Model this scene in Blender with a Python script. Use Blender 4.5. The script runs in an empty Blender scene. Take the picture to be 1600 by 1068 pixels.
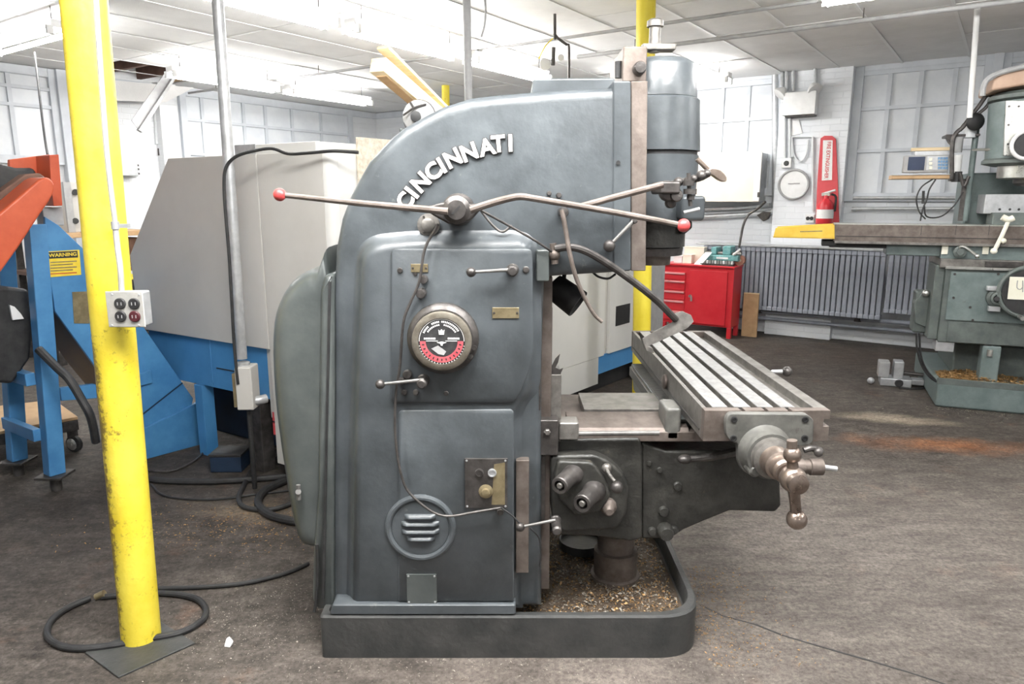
import bpy, bmesh, math, random
from mathutils import Vector as V, Matrix
random.seed(7)
sc = bpy.context.scene
PI = math.pi
# ------------------------------------------------------------------ camera
CAM_H = 1.63; FPX = 1110.0; PITCH = math.atan2(223.0, FPX)
cam_d = bpy.data.cameras.new('camera'); cam = bpy.data.objects.new('camera', cam_d)
sc.collection.objects.link(cam)
cam.location = (0, 0, CAM_H); cam.rotation_euler = (PI/2 - PITCH, 0, 0)
cam_d.sensor_width = 36; cam_d.lens = FPX*36/1600; cam_d.clip_end = 60; cam_d.clip_start = 0.05
sc.camera = cam
# ------------------------------------------------------------------ world, exposure
w = bpy.data.worlds.new('world'); sc.world = w; w.use_nodes = True
w.node_tree.nodes['Background'].inputs[0].default_value = (0.9, 0.95, 1, 1)
w.node_tree.nodes['Background'].inputs[1].default_value = 0.3
sc.view_settings.view_transform = 'Standard'; sc.view_settings.look = 'None'
sc.view_settings.gamma = 1; sc.view_settings.use_curve_mapping = False
sc.view_settings.exposure = 0.0
NEAR_W = 56.0       # watts of three unseen fixtures added to brighten the mill's arm
LAMP_W = 6.0       # watts of each fluorescent fixture's light
TUBE_E = 84.0
# ------------------------------------------------------------------ geometry of the view and the room
cP, sP = math.cos(PITCH), math.sin(PITCH)
def ray(u, v):
    x, d = u-800.0, v-534.0
    return V((x, FPX*cP - d*sP, -(d*cP + FPX*sP)))
CO = V((0, 0, CAM_H))
def hit(u, v, O, n):                       # where a sight line meets a real plane of the room
    r = ray(u, v); O = V(O); n = V(n)
    return CO + r*((O-CO).dot(n)/r.dot(n))
def at(u, v, Y): return hit(u, v, (0, Y, 0), (0, 1, 0))
def zp(u, v, z): return hit(u, v, (0, 0, z), (0, 0, 1))
AX = V((.822, -.569, 0)); BX = V((.569, .822, 0))      # the two wall directions
AW, BW, CZ = -9.07, 9.04, 3.06                          # left wall, right wall, ceiling
def R(a, b, z): return AX*a + BX*b + V((0, 0, z))
def onA(u, v, off=0): return hit(u, v, R(AW+off, 0, 0), AX)
def onB(u, v, off=0): return hit(u, v, R(0, BW-off, 0), BX)
def ab(p): return p.dot(AX), p.dot(BX), p.z
# ------------------------------------------------------------------ mesh builder
class MB:
    def __init__(s): s.bm = bmesh.new()
    def hexa(s, p):                        # 8 points: bottom loop 4, top loop 4
        v = [s.bm.verts.new(q) for q in p]
        for f in ((3,2,1,0),(4,5,6,7),(0,1,5,4),(1,2,6,5),(2,3,7,6),(3,0,4,7)): s.bm.faces.new([v[i] for i in f])
        return s
    def box(s, x0, x1, y0, y1, z0, z1):
        return s.hexa([(x0,y0,z0),(x1,y0,z0),(x1,y1,z0),(x0,y1,z0),(x0,y0,z1),(x1,y0,z1),(x1,y1,z1),(x0,y1,z1)])
    def fbox(s, f, a0, a1, b0, b1, z0, z1):   # box in a frame function f(a,b,z)
        return s.hexa([f(a0,b0,z0),f(a1,b0,z0),f(a1,b1,z0),f(a0,b1,z0),f(a0,b0,z1),f(a1,b0,z1),f(a1,b1,z1),f(a0,b1,z1)])
    def prism(s, pts, ext):                # polygon of 3D points swept by a vector
        ext = V(ext); a = [s.bm.verts.new(V(p)) for p in pts]; b = [s.bm.verts.new(V(p)+ext) for p in pts]
        s.bm.faces.new(a); s.bm.faces.new(b[::-1]); n = len(a)
        for i in range(n): s.bm.faces.new((a[i], b[i], b[(i+1)%n], a[(i+1)%n]))
        return s
    def rings(s, rr, cap=True, close=True):
        vs = [[s.bm.verts.new(p) for p in r] for r in rr]; n = len(vs[0])
        for a, b in zip(vs, vs[1:]):
            for i in range(n if close else n-1): s.bm.faces.new((a[i], a[(i+1)%n], b[(i+1)%n], b[i]))
        if cap: s.bm.faces.new(vs[0][::-1]); s.bm.faces.new(vs[-1])
        return s
    def cone(s, p0, p1, r0, r1=None, n=16, cap=True):
        p0, p1 = V(p0), V(p1); r1 = r0 if r1 is None else r1
        return s.lathe([(r0, 0), (r1, (p1-p0).length)], p0, p1-p0, n, cap)
    def lathe(s, prof, o, d, n=20, cap=True):  # prof of (radius, distance along d)
        o = V(o); d = V(d).normalized(); q = d.to_track_quat('Z', 'Y')
        rr = [[o + q @ V((max(r, 1e-4)*math.cos(2*PI*i/n), max(r, 1e-4)*math.sin(2*PI*i/n), h)) for i in range(n)] for r, h in prof]
        return s.rings(rr, cap)
    def tube(s, pts, r, n=10, sub=6, flat=None, r1=None):
        pts = [V(p) for p in pts]
        if sub > 1 and len(pts) > 2:
            P = [pts[0]*2-pts[1]] + pts + [pts[-1]*2-pts[-2]]; o = []
            for i in range(1, len(P)-2):
                a, b, c, d = P[i-1:i+3]
                for k in range(sub):
                    t = k/sub
                    o.append(.5*((2*b) + (c-a)*t + (2*a-5*b+4*c-d)*t*t + (3*b-a-3*c+d)*t**3))
            pts = o + [pts[-1]]
        up = None; rr = []; m = len(pts)
        for i, p in enumerate(pts):
            t = (pts[min(i+1, m-1)] - pts[max(i-1, 0)]).normalized()
            if up is None: up = t.orthogonal().normalized()
            up = (up - t*up.dot(t)).normalized(); sd = t.cross(up)
            q = r if r1 is None else r + (r1-r)*i/(m-1)
            rr.append([p + q*(up*math.cos(2*PI*k/n) + sd*math.sin(2*PI*k/n)) for k in range(n)])
        return s.rings(rr)
    def ball(s, c, r, n=16, sq=(1,1,1)):
        m = Matrix.Translation(V(c)) @ Matrix.Diagonal((r*sq[0], r*sq[1], r*sq[2], 1))
        bmesh.ops.create_uvsphere(s.bm, u_segments=n, v_segments=max(6, n//2+2), radius=1, matrix=m); return s
    def torus(s, c, d, R_, r, n=32, k=8):
        q = V(d).normalized().to_track_quat('Z', 'Y'); c = V(c); rr = []
        for i in range(n):
            a = 2*PI*i/n; e = V((math.cos(a), math.sin(a), 0))
            rr.append([c + q @ (e*(R_ + r*math.cos(2*PI*j/k)) + V((0,0,r*math.sin(2*PI*j/k)))) for j in range(k)])
        return s.rings(rr + [rr[0]], cap=False)
    def pillow(s, pts, prof):              # outline (x,z) pairs; prof of (inset, y)
        n = len(pts); area = sum(pts[i][0]*pts[(i+1)%n][1]-pts[(i+1)%n][0]*pts[i][1] for i in range(n))
        nn = []
        for i in range(n):
            a, b, c = V(pts[i-1]), V(pts[i]), V(pts[(i+1)%n])
            e1 = (b-a).normalized(); e2 = (c-b).normalized()
            n1 = V((-e1.y, e1.x)); n2 = V((-e2.y, e2.x)); m = n1+n2
            m = m*(2/max(m.dot(m), .8)); nn.append(m if area > 0 else -m)
        s.rings([[V((p[0]+q.x*ins, y, p[1]+q.y*ins)) for p, q in zip(pts, nn)] for ins, y in prof]); return s
def smooth_poly(pts, sub=4):               # closed Catmull-Rom through 2D points
    n = len(pts); o = []
    for i in range(n):
        a, b, c, d = [V(pts[(i+k)%n]) for k in (-1, 0, 1, 2)]
        for k in range(sub):
            t = k/sub; o.append(.5*((2*b) + (c-a)*t + (2*a-5*b+4*c-d)*t*t + (3*b-a-3*c+d)*t**3))
    return o
def round_poly(pts, r, seg=4):             # pts of (x,z) or (x,z,radius): rounded corners
    n = len(pts); o = []
    for i in range(n):
        a, b, c = V(pts[i-1][:2]), V(pts[i][:2]), V(pts[(i+1)%n][:2])
        rr = pts[i][2] if len(pts[i]) > 2 else r
        e1, e2 = (a-b), (c-b); k = min(rr, e1.length*.48, e2.length*.48)
        if k < 1e-4: o.append(b); continue
        p, q = b+e1.normalized()*k, b+e2.normalized()*k
        for j in range(seg+1):
            t = j/seg; o.append(p*(1-t)**2 + b*2*t*(1-t) + q*t*t)
    return o
def xz(pts, Y): return [(at(p[0], p[1], Y).x, at(p[0], p[1], Y).z) + tuple(p[2:]) for p in pts]
# ------------------------------------------------------------------ objects
C = sc.collection
def base_of(o):
    p = V((0, 0, 0))
    while o: p = p + o.location; o = o.parent
    return p
def obj(name, mb, m, parent=None, bevel=0, sharp=35, seg=2, **tags):
    me = bpy.data.meshes.new(name); bmesh.ops.recalc_face_normals(mb.bm, faces=mb.bm.faces); mb.bm.to_mesh(me); mb.bm.free()
    for p in me.polygons: p.use_smooth = True
    me.set_sharp_from_angle(angle=math.radians(sharp))
    me.materials.append(m)
    o = bpy.data.objects.new(name, me); C.objects.link(o)
    if parent: o.parent = parent; o.location = -base_of(parent)
    if bevel:
        b = o.modifiers.new('bevel', 'BEVEL'); b.width = bevel; b.segments = seg; b.limit_method = 'ANGLE'; b.angle_limit = math.radians(38); b.harden_normals = True
    for k, v in tags.items(): o[k] = v
    return o
def thing(name, label, cat, loc, group=None):
    o = bpy.data.objects.new(name, None); C.objects.link(o); o.location = loc; o.empty_display_size = .1
    o['label'] = label; o['category'] = cat
    if group: o['group'] = group
    return o
def dup(o, parent=None, loc=None, **tags):
    c = o.copy(); C.objects.link(c); c.parent = parent
    if loc is not None: c.location = loc
    for k, v in tags.items(): c[k] = v
    return c
# ------------------------------------------------------------------ materials
def mat(name, c1, c2=None, scale=6, rough=.5, metal=0, bump=0, bscale=60, wear=None, wamt=.0, wscale=9, detail=6, stretch=None, spec=.5, rvar=.1):
    m = bpy.data.materials.new(name); m.use_nodes = True; nt = m.node_tree; N = nt.nodes; L = nt.links
    b = N['Principled BSDF']; b.inputs['Metallic'].default_value = metal; b.inputs['Roughness'].default_value = rough
    b.inputs['Specular IOR Level'].default_value = spec
    tc = N.new('ShaderNodeTexCoord'); src = tc.outputs['Object']
    if stretch:
        mp = N.new('ShaderNodeMapping'); mp.inputs['Scale'].default_value = stretch; L.new(src, mp.inputs[0]); src = mp.outputs[0]
    nz = N.new('ShaderNodeTexNoise'); nz.inputs['Scale'].default_value = scale; nz.inputs['Detail'].default_value = detail; nz.inputs['Roughness'].default_value = .65
    L.new(src, nz.inputs['Vector'])
    rp = N.new('ShaderNodeValToRGB'); rp.color_ramp.elements[0].position = .36; rp.color_ramp.elements[1].position = .66
    rp.color_ramp.elements[0].color = (*c1, 1); rp.color_ramp.elements[1].color = (*(c2 or [x*1.15 for x in c1]), 1)
    L.new(nz.outputs['Fac'], rp.inputs[0]); col = rp.outputs[0]
    if wear:
        n2 = N.new('ShaderNodeTexNoise'); n2.inputs['Scale'].default_value = wscale; n2.inputs['Detail'].default_value = 9; n2.inputs['Roughness'].default_value = .75
        L.new(src, n2.inputs['Vector'])
        r2 = N.new('ShaderNodeValToRGB'); r2.color_ramp.elements[0].position = .68-wamt; r2.color_ramp.elements[1].position = .76-wamt
        L.new(n2.outputs['Fac'], r2.inputs[0])
        mx = N.new('ShaderNodeMix'); mx.data_type = 'RGBA'; mx.inputs[7].default_value = (*wear, 1)
        L.new(r2.outputs[0], mx.inputs[0]); L.new(col, mx.inputs[6]); col = mx.outputs[2]
    L.new(col, b.inputs['Base Color'])
    if rvar:
        mr = N.new('ShaderNodeMapRange'); mr.inputs[3].default_value = max(rough-rvar, .03); mr.inputs[4].default_value = min(rough+rvar, 1)
        L.new(nz.outputs['Fac'], mr.inputs[0]); L.new(mr.outputs[0], b.inputs['Roughness'])
    if bump:
        n3 = N.new('ShaderNodeTexNoise'); n3.inputs['Scale'].default_value = bscale; n3.inputs['Detail'].default_value = 4; L.new(src, n3.inputs['Vector'])
        bp = N.new('ShaderNodeBump'); bp.inputs['Strength'].default_value = bump; bp.inputs['Distance'].default_value = .01
        L.new(n3.outputs['Fac'], bp.inputs['Height']); L.new(bp.outputs[0], b.inputs['Normal'])
    return m
def emit(name, c, e):
    m = bpy.data.materials.new(name); m.use_nodes = True; b = m.node_tree.nodes['Principled BSDF']
    b.inputs['Base Color'].default_value = (*c, 1); b.inputs['Emission Color'].default_value = (*c, 1); b.inputs['Emission Strength'].default_value = e
    return m
K = {}
K['mill'] = mat('mill_paint', (.048,.055,.060), (.080,.091,.099), 5, .34, bump=.12, bscale=35, wear=(.14,.15,.15), wamt=.045, wscale=11)
K['mill2'] = mat('mill_cover_paint', (.055,.063,.062), (.085,.095,.092), 6, .34, bump=.1, bscale=30)
K['greasy'] = mat('greasy_castings', (.016,.016,.0145), (.042,.041,.036), 9, .45, bump=.35, bscale=50, wear=(.10,.085,.06), wamt=.05, wscale=22)
K['pan'] = mat('pan_paint', (.030,.032,.032), (.055,.055,.053), 8, .5, bump=.25, bscale=40, wear=(.10,.075,.06), wamt=.03, wscale=12)
K['steel'] = mat('worn_steel', (.13,.122,.112), (.25,.238,.22), 18, .48, .65, bump=.08, bscale=90, wear=(.12,.10,.085), wamt=.05, wscale=14)
K['tabletop'] = mat('scraped_steel', (.25,.25,.245), (.40,.40,.395), 30, .45, .6, bump=.1, bscale=120, wear=(.26,.25,.24), wamt=.06, wscale=25)
K['brownsteel'] = mat('brown_steel', (.105,.085,.073), (.19,.160,.142), 14, .56, .5, bump=.1, bscale=70)
K['bronze'] = mat('handled_steel', (.22,.17,.14), (.36,.30,.26), 20, .3, .8)
K['darksteel'] = mat('dark_steel', (.045,.041,.039), (.10,.092,.087), 20, .4, .5, bump=.1)
K['black'] = mat('black_rubber', (.012,.012,.013), (.03,.03,.03), 20, .55)
K['redball'] = mat('red_plastic', (.42,.05,.05), (.52,.07,.07), 10, .3)
K['white'] = mat('white_paint', (.72,.72,.71), (.8,.8,.79), 10, .5)
K['letter'] = mat('letter_white', (.78,.78,.75), (.86,.86,.84), 40, .45)
K['brass'] = mat('brass_plate', (.20,.16,.09), (.30,.25,.15), 25, .4, .5)
K['dialface'] = mat('dial_face', (.02,.02,.022), (.05,.05,.05), 40, .4)
K['dialring'] = mat('dial_ring', (.13,.115,.09), (.22,.20,.165), 30, .4, .5)
K['dialred'] = mat('dial_red', (.50,.06,.08), (.62,.12,.13), 60, .45)
K['yellow'] = mat('yellow_paint', (.76,.60,.035), (.84,.70,.07), 5, .42, bump=.25, bscale=30, wear=(.22,.15,.03), wamt=.03, wscale=12)
K['rod'] = mat('rod_steel', (.13,.126,.12), (.22,.215,.205), 20, .5, .5)
K['dirty'] = mat('dirty_grey_casting', (.070,.070,.064), (.14,.137,.125), 10, .45, bump=.2, bscale=45, wear=(.05,.042,.035), wamt=.06, wscale=16)
K['galv'] = mat('galvanised', (.42,.43,.44), (.58,.59,.60), 14, .38, .55)
K['grey'] = mat('grey_paint', (.30,.30,.30), (.38,.38,.38), 12, .5)
K['beige'] = mat('lathe_beige', (.50,.485,.455), (.54,.525,.495), 3, .45)
K['beigew'] = mat('lathe_white', (.60,.595,.575), (.64,.635,.61), 3, .42)
K['blue'] = mat('blue_paint', (.045,.17,.36), (.07,.23,.44), 6, .42, wear=(.02,.05,.09), wamt=.0, wscale=9)
K['blue2'] = mat('lathe_blue', (.05,.20,.43), (.075,.25,.50), 4, .4)
K['darkblue'] = mat('dark_blue', (.007,.017,.038), (.012,.028,.06), 8, .5)
K['orange'] = mat('orange_paint', (.42,.065,.022), (.52,.095,.035), 6, .42, wear=(.25,.08,.04), wamt=.0, wscale=10)
K['red'] = mat('red_enamel', (.52,.018,.028), (.58,.03,.04), 5, .35)
K['reddark'] = mat('red_board', (.55,.05,.06), (.62,.08,.09), 5, .5)
K['cream'] = mat('cream_panel', (.78,.70,.58), (.82,.75,.64), 3, .5)
K['wood'] = mat('pale_wood', (.62,.47,.27), (.78,.64,.42), 5, .6, stretch=(1,1,8))
K['darkwood'] = mat('dark_wood', (.09,.045,.03), (.16,.085,.06), 6, .7)
K['plank'] = mat('brown_board', (.38,.24,.12), (.50,.33,.18), 8, .6)
K['card'] = mat('osb', (.50,.44,.34), (.72,.67,.57), 40, .75, detail=9)
K['teal'] = mat('teal_machine', (.105,.140,.138), (.165,.205,.20), 8, .45, bump=.1, wear=(.085,.085,.075), wamt=.05)
K['tealdark'] = mat('teal_machine_dirty', (.07,.085,.08), (.12,.14,.13), 9, .5, bump=.15)
K['alu'] = mat('bright_alloy', (.50,.50,.47), (.68,.68,.65), 16, .3, .85)
K['trayyellow'] = mat('yellow_tray', (.72,.47,.05), (.82,.58,.09), 8, .45)
K['tan'] = mat('tan_cover', (.42,.28,.20), (.50,.35,.26), 6, .5)
K['screen'] = mat('screen', (.02,.03,.06), (.03,.045,.09), 5, .2)
K['key'] = mat('blue_keys', (.10,.25,.45), (.15,.32,.52), 5, .4)
K['paper'] = mat('paper', (.82,.80,.66), (.88,.86,.74), 8, .7)
K['labelyellow'] = mat('label_yellow', (.70,.52,.03), (.78,.60,.06), 20, .5)
K['radiator'] = mat('radiator_grey', (.24,.255,.30), (.33,.35,.40), 8, .5)
K['tealvise'] = mat('teal_enamel', (.08,.27,.27), (.22,.42,.42), 30, .4)
K['pipewhite'] = mat('white_pipe', (.62,.64,.66), (.72,.74,.75), 8, .45)
K['conduit'] = mat('old_conduit', (.36,.355,.33), (.50,.49,.46), 14, .5, .3)
K['winframe'] = mat('window_frame_paint', (.56,.59,.63), (.63,.66,.70), 6, .5)
K['pane'] = mat('whitewashed_glass', (.66,.69,.73), (.76,.785,.81), 3, .35)
K['tile'] = mat('ceiling_tile', (.76,.755,.745), (.84,.835,.825), 3, .85, bump=.25, bscale=90)
K['tee'] = mat('tee_bar', (.80,.80,.79), (.84,.84,.83), 4, .5)
K['chip1'] = mat('steel_chips', (.13,.115,.095), (.36,.33,.28), 60, .5, .3)
K['chip2'] = mat('brass_chips', (.24,.13,.05), (.46,.29,.12), 60, .45, .3)
K['tube'] = emit('lit_tube', (1, .99, .97), TUBE_E)

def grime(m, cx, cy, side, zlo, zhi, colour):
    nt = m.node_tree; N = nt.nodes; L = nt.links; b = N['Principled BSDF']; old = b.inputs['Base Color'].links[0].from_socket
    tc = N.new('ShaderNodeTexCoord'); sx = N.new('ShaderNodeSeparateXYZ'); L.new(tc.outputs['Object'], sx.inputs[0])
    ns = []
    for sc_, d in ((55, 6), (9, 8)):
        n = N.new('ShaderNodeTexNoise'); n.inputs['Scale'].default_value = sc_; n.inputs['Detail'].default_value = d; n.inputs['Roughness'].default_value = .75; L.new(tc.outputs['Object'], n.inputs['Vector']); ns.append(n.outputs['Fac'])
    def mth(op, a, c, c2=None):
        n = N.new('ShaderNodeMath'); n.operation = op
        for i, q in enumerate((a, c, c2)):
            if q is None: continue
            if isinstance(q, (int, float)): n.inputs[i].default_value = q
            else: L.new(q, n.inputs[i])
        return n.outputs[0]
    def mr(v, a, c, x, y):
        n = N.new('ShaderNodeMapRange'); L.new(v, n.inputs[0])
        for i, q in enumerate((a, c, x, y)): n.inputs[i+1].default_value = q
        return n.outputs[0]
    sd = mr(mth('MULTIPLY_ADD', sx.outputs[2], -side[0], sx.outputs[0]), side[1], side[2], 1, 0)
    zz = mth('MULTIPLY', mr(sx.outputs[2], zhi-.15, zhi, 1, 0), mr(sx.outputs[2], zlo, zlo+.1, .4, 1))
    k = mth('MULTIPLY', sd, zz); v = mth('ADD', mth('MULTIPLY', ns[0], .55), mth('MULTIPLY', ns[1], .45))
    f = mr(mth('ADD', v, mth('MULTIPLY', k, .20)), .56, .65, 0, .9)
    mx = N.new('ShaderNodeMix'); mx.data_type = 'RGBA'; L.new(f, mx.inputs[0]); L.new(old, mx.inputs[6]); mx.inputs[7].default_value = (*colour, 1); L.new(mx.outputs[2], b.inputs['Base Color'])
def wall_mat(name, c1, c2, brick=True):
    m = mat(name, c1, c2, 1.2, .55); nt = m.node_tree; N = nt.nodes; L = nt.links
    tc = N.new('ShaderNodeTexCoord'); sx = N.new('ShaderNodeSeparateXYZ'); L.new(tc.outputs['Object'], sx.inputs[0])
    cb = N.new('ShaderNodeCombineXYZ'); ad = N.new('ShaderNodeVectorMath'); ad.operation = 'DOT_PRODUCT'
    ad.inputs[1].default_value = (BX if name.endswith('a') else AX); L.new(tc.outputs['Object'], ad.inputs[0])
    L.new(ad.outputs['Value'], cb.inputs[0]); L.new(sx.outputs[2], cb.inputs[1])
    bk = N.new('ShaderNodeTexBrick'); bk.inputs['Scale'].default_value = 1; bk.inputs['Brick Width'].default_value = .21; bk.inputs['Row Height'].default_value = .07
    bk.inputs['Mortar Size'].default_value = .006; bk.inputs['Mortar Smooth'].default_value = .4
    L.new(cb.outputs[0], bk.inputs['Vector'])
    bp = N.new('ShaderNodeBump'); bp.inputs['Strength'].default_value = .55; bp.inputs['Distance'].default_value = .008; bp.invert = True
    L.new(bk.outputs['Fac'], bp.inputs['Height']); L.new(bp.outputs[0], N['Principled BSDF'].inputs['Normal'])
    return m
K['wall_a'] = wall_mat('painted_brick_a', (.74,.76,.78), (.82,.835,.85))
K['wall_b'] = wall_mat('painted_brick_b', (.72,.745,.775), (.80,.82,.845))
K['wallplain'] = mat('plain_wall', (.62,.64,.66), (.7,.71,.73), 2, .6)

def floor_mat():
    m = bpy.data.materials.new('shop_floor'); m.use_nodes = True; nt = m.node_tree; N = nt.nodes; L = nt.links; b = N['Principled BSDF']
    tc = N.new('ShaderNodeTexCoord'); src = tc.outputs['Object']
    def noise(s, d=8, r=.65, st=None):
        n = N.new('ShaderNodeTexNoise'); n.inputs['Scale'].default_value = s; n.inputs['Detail'].default_value = d; n.inputs['Roughness'].default_value = r
        if st:
            mp = N.new('ShaderNodeMapping'); mp.inputs['Scale'].default_value = st; L.new(src, mp.inputs[0]); L.new(mp.outputs[0], n.inputs['Vector'])
        else: L.new(src, n.inputs['Vector'])
        return n.outputs['Fac']
    def ramp(f, stops):
        r = N.new('ShaderNodeValToRGB'); e = r.color_ramp.elements
        while len(e) < len(stops): e.new(.5)
        for q, (p, c) in zip(e, stops): q.position = p; q.color = (*c, 1)
        L.new(f, r.inputs[0]); return r.outputs[0]
    def mix(f, a, c):
        x = N.new('ShaderNodeMix'); x.data_type = 'RGBA'; L.new(f, x.inputs[0]); L.new(a, x.inputs[6])
        if isinstance(c, tuple): x.inputs[7].default_value = (*c, 1)
        else: L.new(c, x.inputs[7])
        return x.outputs[2]
    base = ramp(noise(1.3), [(.32, (.026,.022,.019)), (.5, (.060,.053,.047)), (.68, (.115,.103,.092))])
    fine = ramp(noise(14, 10, .8), [(.37, (.016,.013,.011)), (.63, (.130,.116,.104))])
    x = N.new('ShaderNodeMix'); x.data_type = 'RGBA'; x.inputs[0].default_value = .5; L.new(base, x.inputs[6]); L.new(fine, x.inputs[7]); col = x.outputs[2]
    grit = ramp(noise(48, 6, .85), [(.36, (.35,.34,.33)), (.64, (1.6,1.58,1.55))]); streak = ramp(noise(5, 9, .75, (1.0, 2.6, 1)), [(.33, (.55,.53,.52)), (.67, (1.45,1.43,1.41))])
    def mul(a, c, k):
        y = N.new('ShaderNodeMix'); y.data_type = 'RGBA'; y.blend_type = 'MULTIPLY'; y.inputs[0].default_value = k; L.new(a, y.inputs[6]); L.new(c, y.inputs[7]); return y.outputs[2]
    col = mix(ramp(noise(2.1, 6, .6), [(.54, (0,0,0)), (.68, (.7,.7,.7))]), col, (.032,.026,.023))    # oil
    col = mix(ramp(noise(3.3, 6, .7), [(.58, (0,0,0)), (.74, (.6,.6,.6))]), col, (.13,.075,.050))     # rust tint
    def spot(p, r, c, k, warp=.5):                                        # a stained, paler or darker patch with a place of its own
        nonlocal col
        mp = N.new('ShaderNodeMapping'); mp.vector_type = 'TEXTURE'; mp.inputs['Location'].default_value = p; mp.inputs['Scale'].default_value = r[:3]; mp.inputs['Rotation'].default_value = (0, 0, r[3])
        L.new(src, mp.inputs[0]); ln = N.new('ShaderNodeVectorMath'); ln.operation = 'LENGTH'; L.new(mp.outputs[0], ln.inputs[0])
        ns = noise(3.5, 8, .7); ma = N.new('ShaderNodeMath'); ma.operation = 'MULTIPLY_ADD'; ma.inputs[1].default_value = warp*4; L.new(ns, ma.inputs[0]); L.new(ln.outputs['Value'], ma.inputs[2])
        rr = ramp(ma.outputs[0], [(0, (k,)*3), (1, (0,0,0))])
        mr = N.new('ShaderNodeMapRange'); mr.inputs[1].default_value = warp*2-.3; mr.inputs[2].default_value = warp*2+1; mr.inputs[3].default_value = k; mr.inputs[4].default_value = 0
        L.new(ma.outputs[0], mr.inputs[0]); col = mix(mr.outputs[0], col, c)
    p = zp(1480, 695, 0); spot((p.x, p.y, 0), (.75, .22, 1, -.15), (.28,.115,.045), .85)
    p = zp(1400, 655, 0); spot((p.x, p.y, 0), (.55, .16, 1, -.3), (.42,.36,.28), .8)
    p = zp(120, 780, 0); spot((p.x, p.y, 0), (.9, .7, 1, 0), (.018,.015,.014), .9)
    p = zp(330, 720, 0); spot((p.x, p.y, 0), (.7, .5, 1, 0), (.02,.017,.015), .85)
    p = zp(1300, 860, 0); spot((p.x, p.y, 0), (2.3, 1.7, 1, 0), (.25,.228,.21), .62, .3)  # broad paler patch on the right
    p = zp(900, 1060, 0); spot((p.x, p.y, 0), (1.3, .35, 1, 0), (.19,.165,.15), .5)
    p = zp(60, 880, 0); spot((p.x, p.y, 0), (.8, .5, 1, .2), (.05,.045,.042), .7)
    p = zp(400, 800, 0); spot((p.x, p.y, 0), (.5, .16, 1, -.2), (.30,.235,.165), .6)
    p = zp(1350, 560, 0); spot((p.x, p.y, 0), (1.6, .8, 1, -.3), (.085,.065,.055), .7)
    p = zp(900, 600, 0); spot((p.x, p.y, 0), (.9, .7, 1, .4), (.03,.026,.024), .8)  # darker patch along the lathe side
    col = mul(mul(col, streak, .9), grit, .8)
    vo = N.new('ShaderNodeTexVoronoi'); vo.inputs['Scale'].default_value = 22; L.new(src, vo.inputs['Vector'])
    col = mix(ramp(vo.outputs['Distance'], [(.03, (.55,.55,.55)), (.07, (0,0,0))]), col, (.34,.31,.26))   # swarf specks trodden in
    L.new(col, b.inputs['Base Color'])
    rg = N.new('ShaderNodeMapRange'); b.inputs['Specular IOR Level'].default_value = .28; rg.inputs[3].default_value = .45; rg.inputs[4].default_value = .85; L.new(noise(2.6, 7), rg.inputs[0]); L.new(rg.outputs[0], b.inputs['Roughness'])
    bp = N.new('ShaderNodeBump'); bp.inputs['Strength'].default_value = .35; bp.inputs['Distance'].default_value = .01; L.new(noise(30, 8, .8), bp.inputs['Height']); L.new(bp.outputs[0], b.inputs['Normal'])
    return m
K['floor'] = floor_mat()
STR = dict(kind='structure')
# ================================================================== LAMPS AND ROOM SHELL
def fixture(axis, a0, a1, other, label, z=2.86, group=None, wires=True, watts=LAMP_W):
    f = (lambda q, o, h: R(q, other+o, h)) if axis == 'a' else (lambda q, o, h: R(other+o, q, h))
    t = thing('fluorescent_light', label, 'ceiling light', f((a0+a1)/2, 0, z))
    mb = MB(); mb.fbox(f, a0, a1, -.055, .055, z+.03, z+.085)
    obj('housing', mb, K['white'], t)
    for o in (-.07, .07):
        obj('fluorescent_tube', MB().cone(f(a0+.03, o, z), f(a1-.03, o, z), .018, n=10), K['tube'], t)
        for q in (a0, a1-.03): obj('lamp_holder', MB().fbox(f, q, q+.03, o-.022, o+.022, z-.022, z+.04), K['white'], t)
    if wires:
        for q in (a0+.12, a1-.12):
            obj('hanger_wire', MB().cone(f(q, 0, z+.085), f(q, 0, CZ), .004, n=6), K['darksteel'], t)
    l = bpy.data.lights.new('fluorescent_glow', 'AREA'); l.shape = 'RECTANGLE'; l.size = (a1-a0)*.95; l.size_y = .2; l.energy = watts; l.color = (1, .985, .965)
    lo = bpy.data.objects.new('fluorescent_glow', l); C.objects.link(lo); lo.parent = t
    lo.location = f((a0+a1)/2, 0, z-.03) - t.location
    d = AX if axis == 'a' else BX; lo.rotation_euler = (0, 0, math.atan2(d.y, d.x))
fixture('b', 2.5, 3.78, -4.2, 'lit fluorescent fixture at the top edge, nearest of the row over the arch')
fixture('b', 3.95, 5.23, -4.2, 'lit fluorescent fixture above the arch, middle one of its row of three')
fixture('b', 5.4, 6.68, -4.2, 'lit fluorescent fixture just over the arch top, farthest of its row of three')
fixture('a', -7.35, -6.03, 2.75, 'lit fluorescent fixture at far left, its end touching the front yellow column')
fixture('b', 4.25, 5.55, -7.15, 'lit fluorescent fixture right of the broken ceiling hole, nearer of two')
fixture('b', 5.7, 7.0, -7.15, 'lit fluorescent fixture by the left wall windows, farther of two')
fixture('a', -3.95, -2.62, 7.85, 'lit fluorescent fixture on wires right of the tall round mill head')
fixture('a', -1.15, .15, 5.1, 'lit fluorescent fixture cut off by the top right frame edge')
BH = 'unseen fluorescent fixture over the floor outside the frame'
for q, b0 in ((-4.4, -3.0), (-.8, -3.0), (2.4, -1.6), (-1.6, .15), (-.82, .65), (-.05, 1.15)): fixture('b', b0, b0+1.28, q, BH, watts=NEAR_W if b0 > 0 else LAMP_W)  # last three: unseen, added before the mill for more light on its upper side
fixture('b', 1.9, 3.18, 1.9, BH); fixture('b', 4.4, 5.68, 1.9, 'fluorescent fixture over the right machine, outside the frame')
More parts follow.
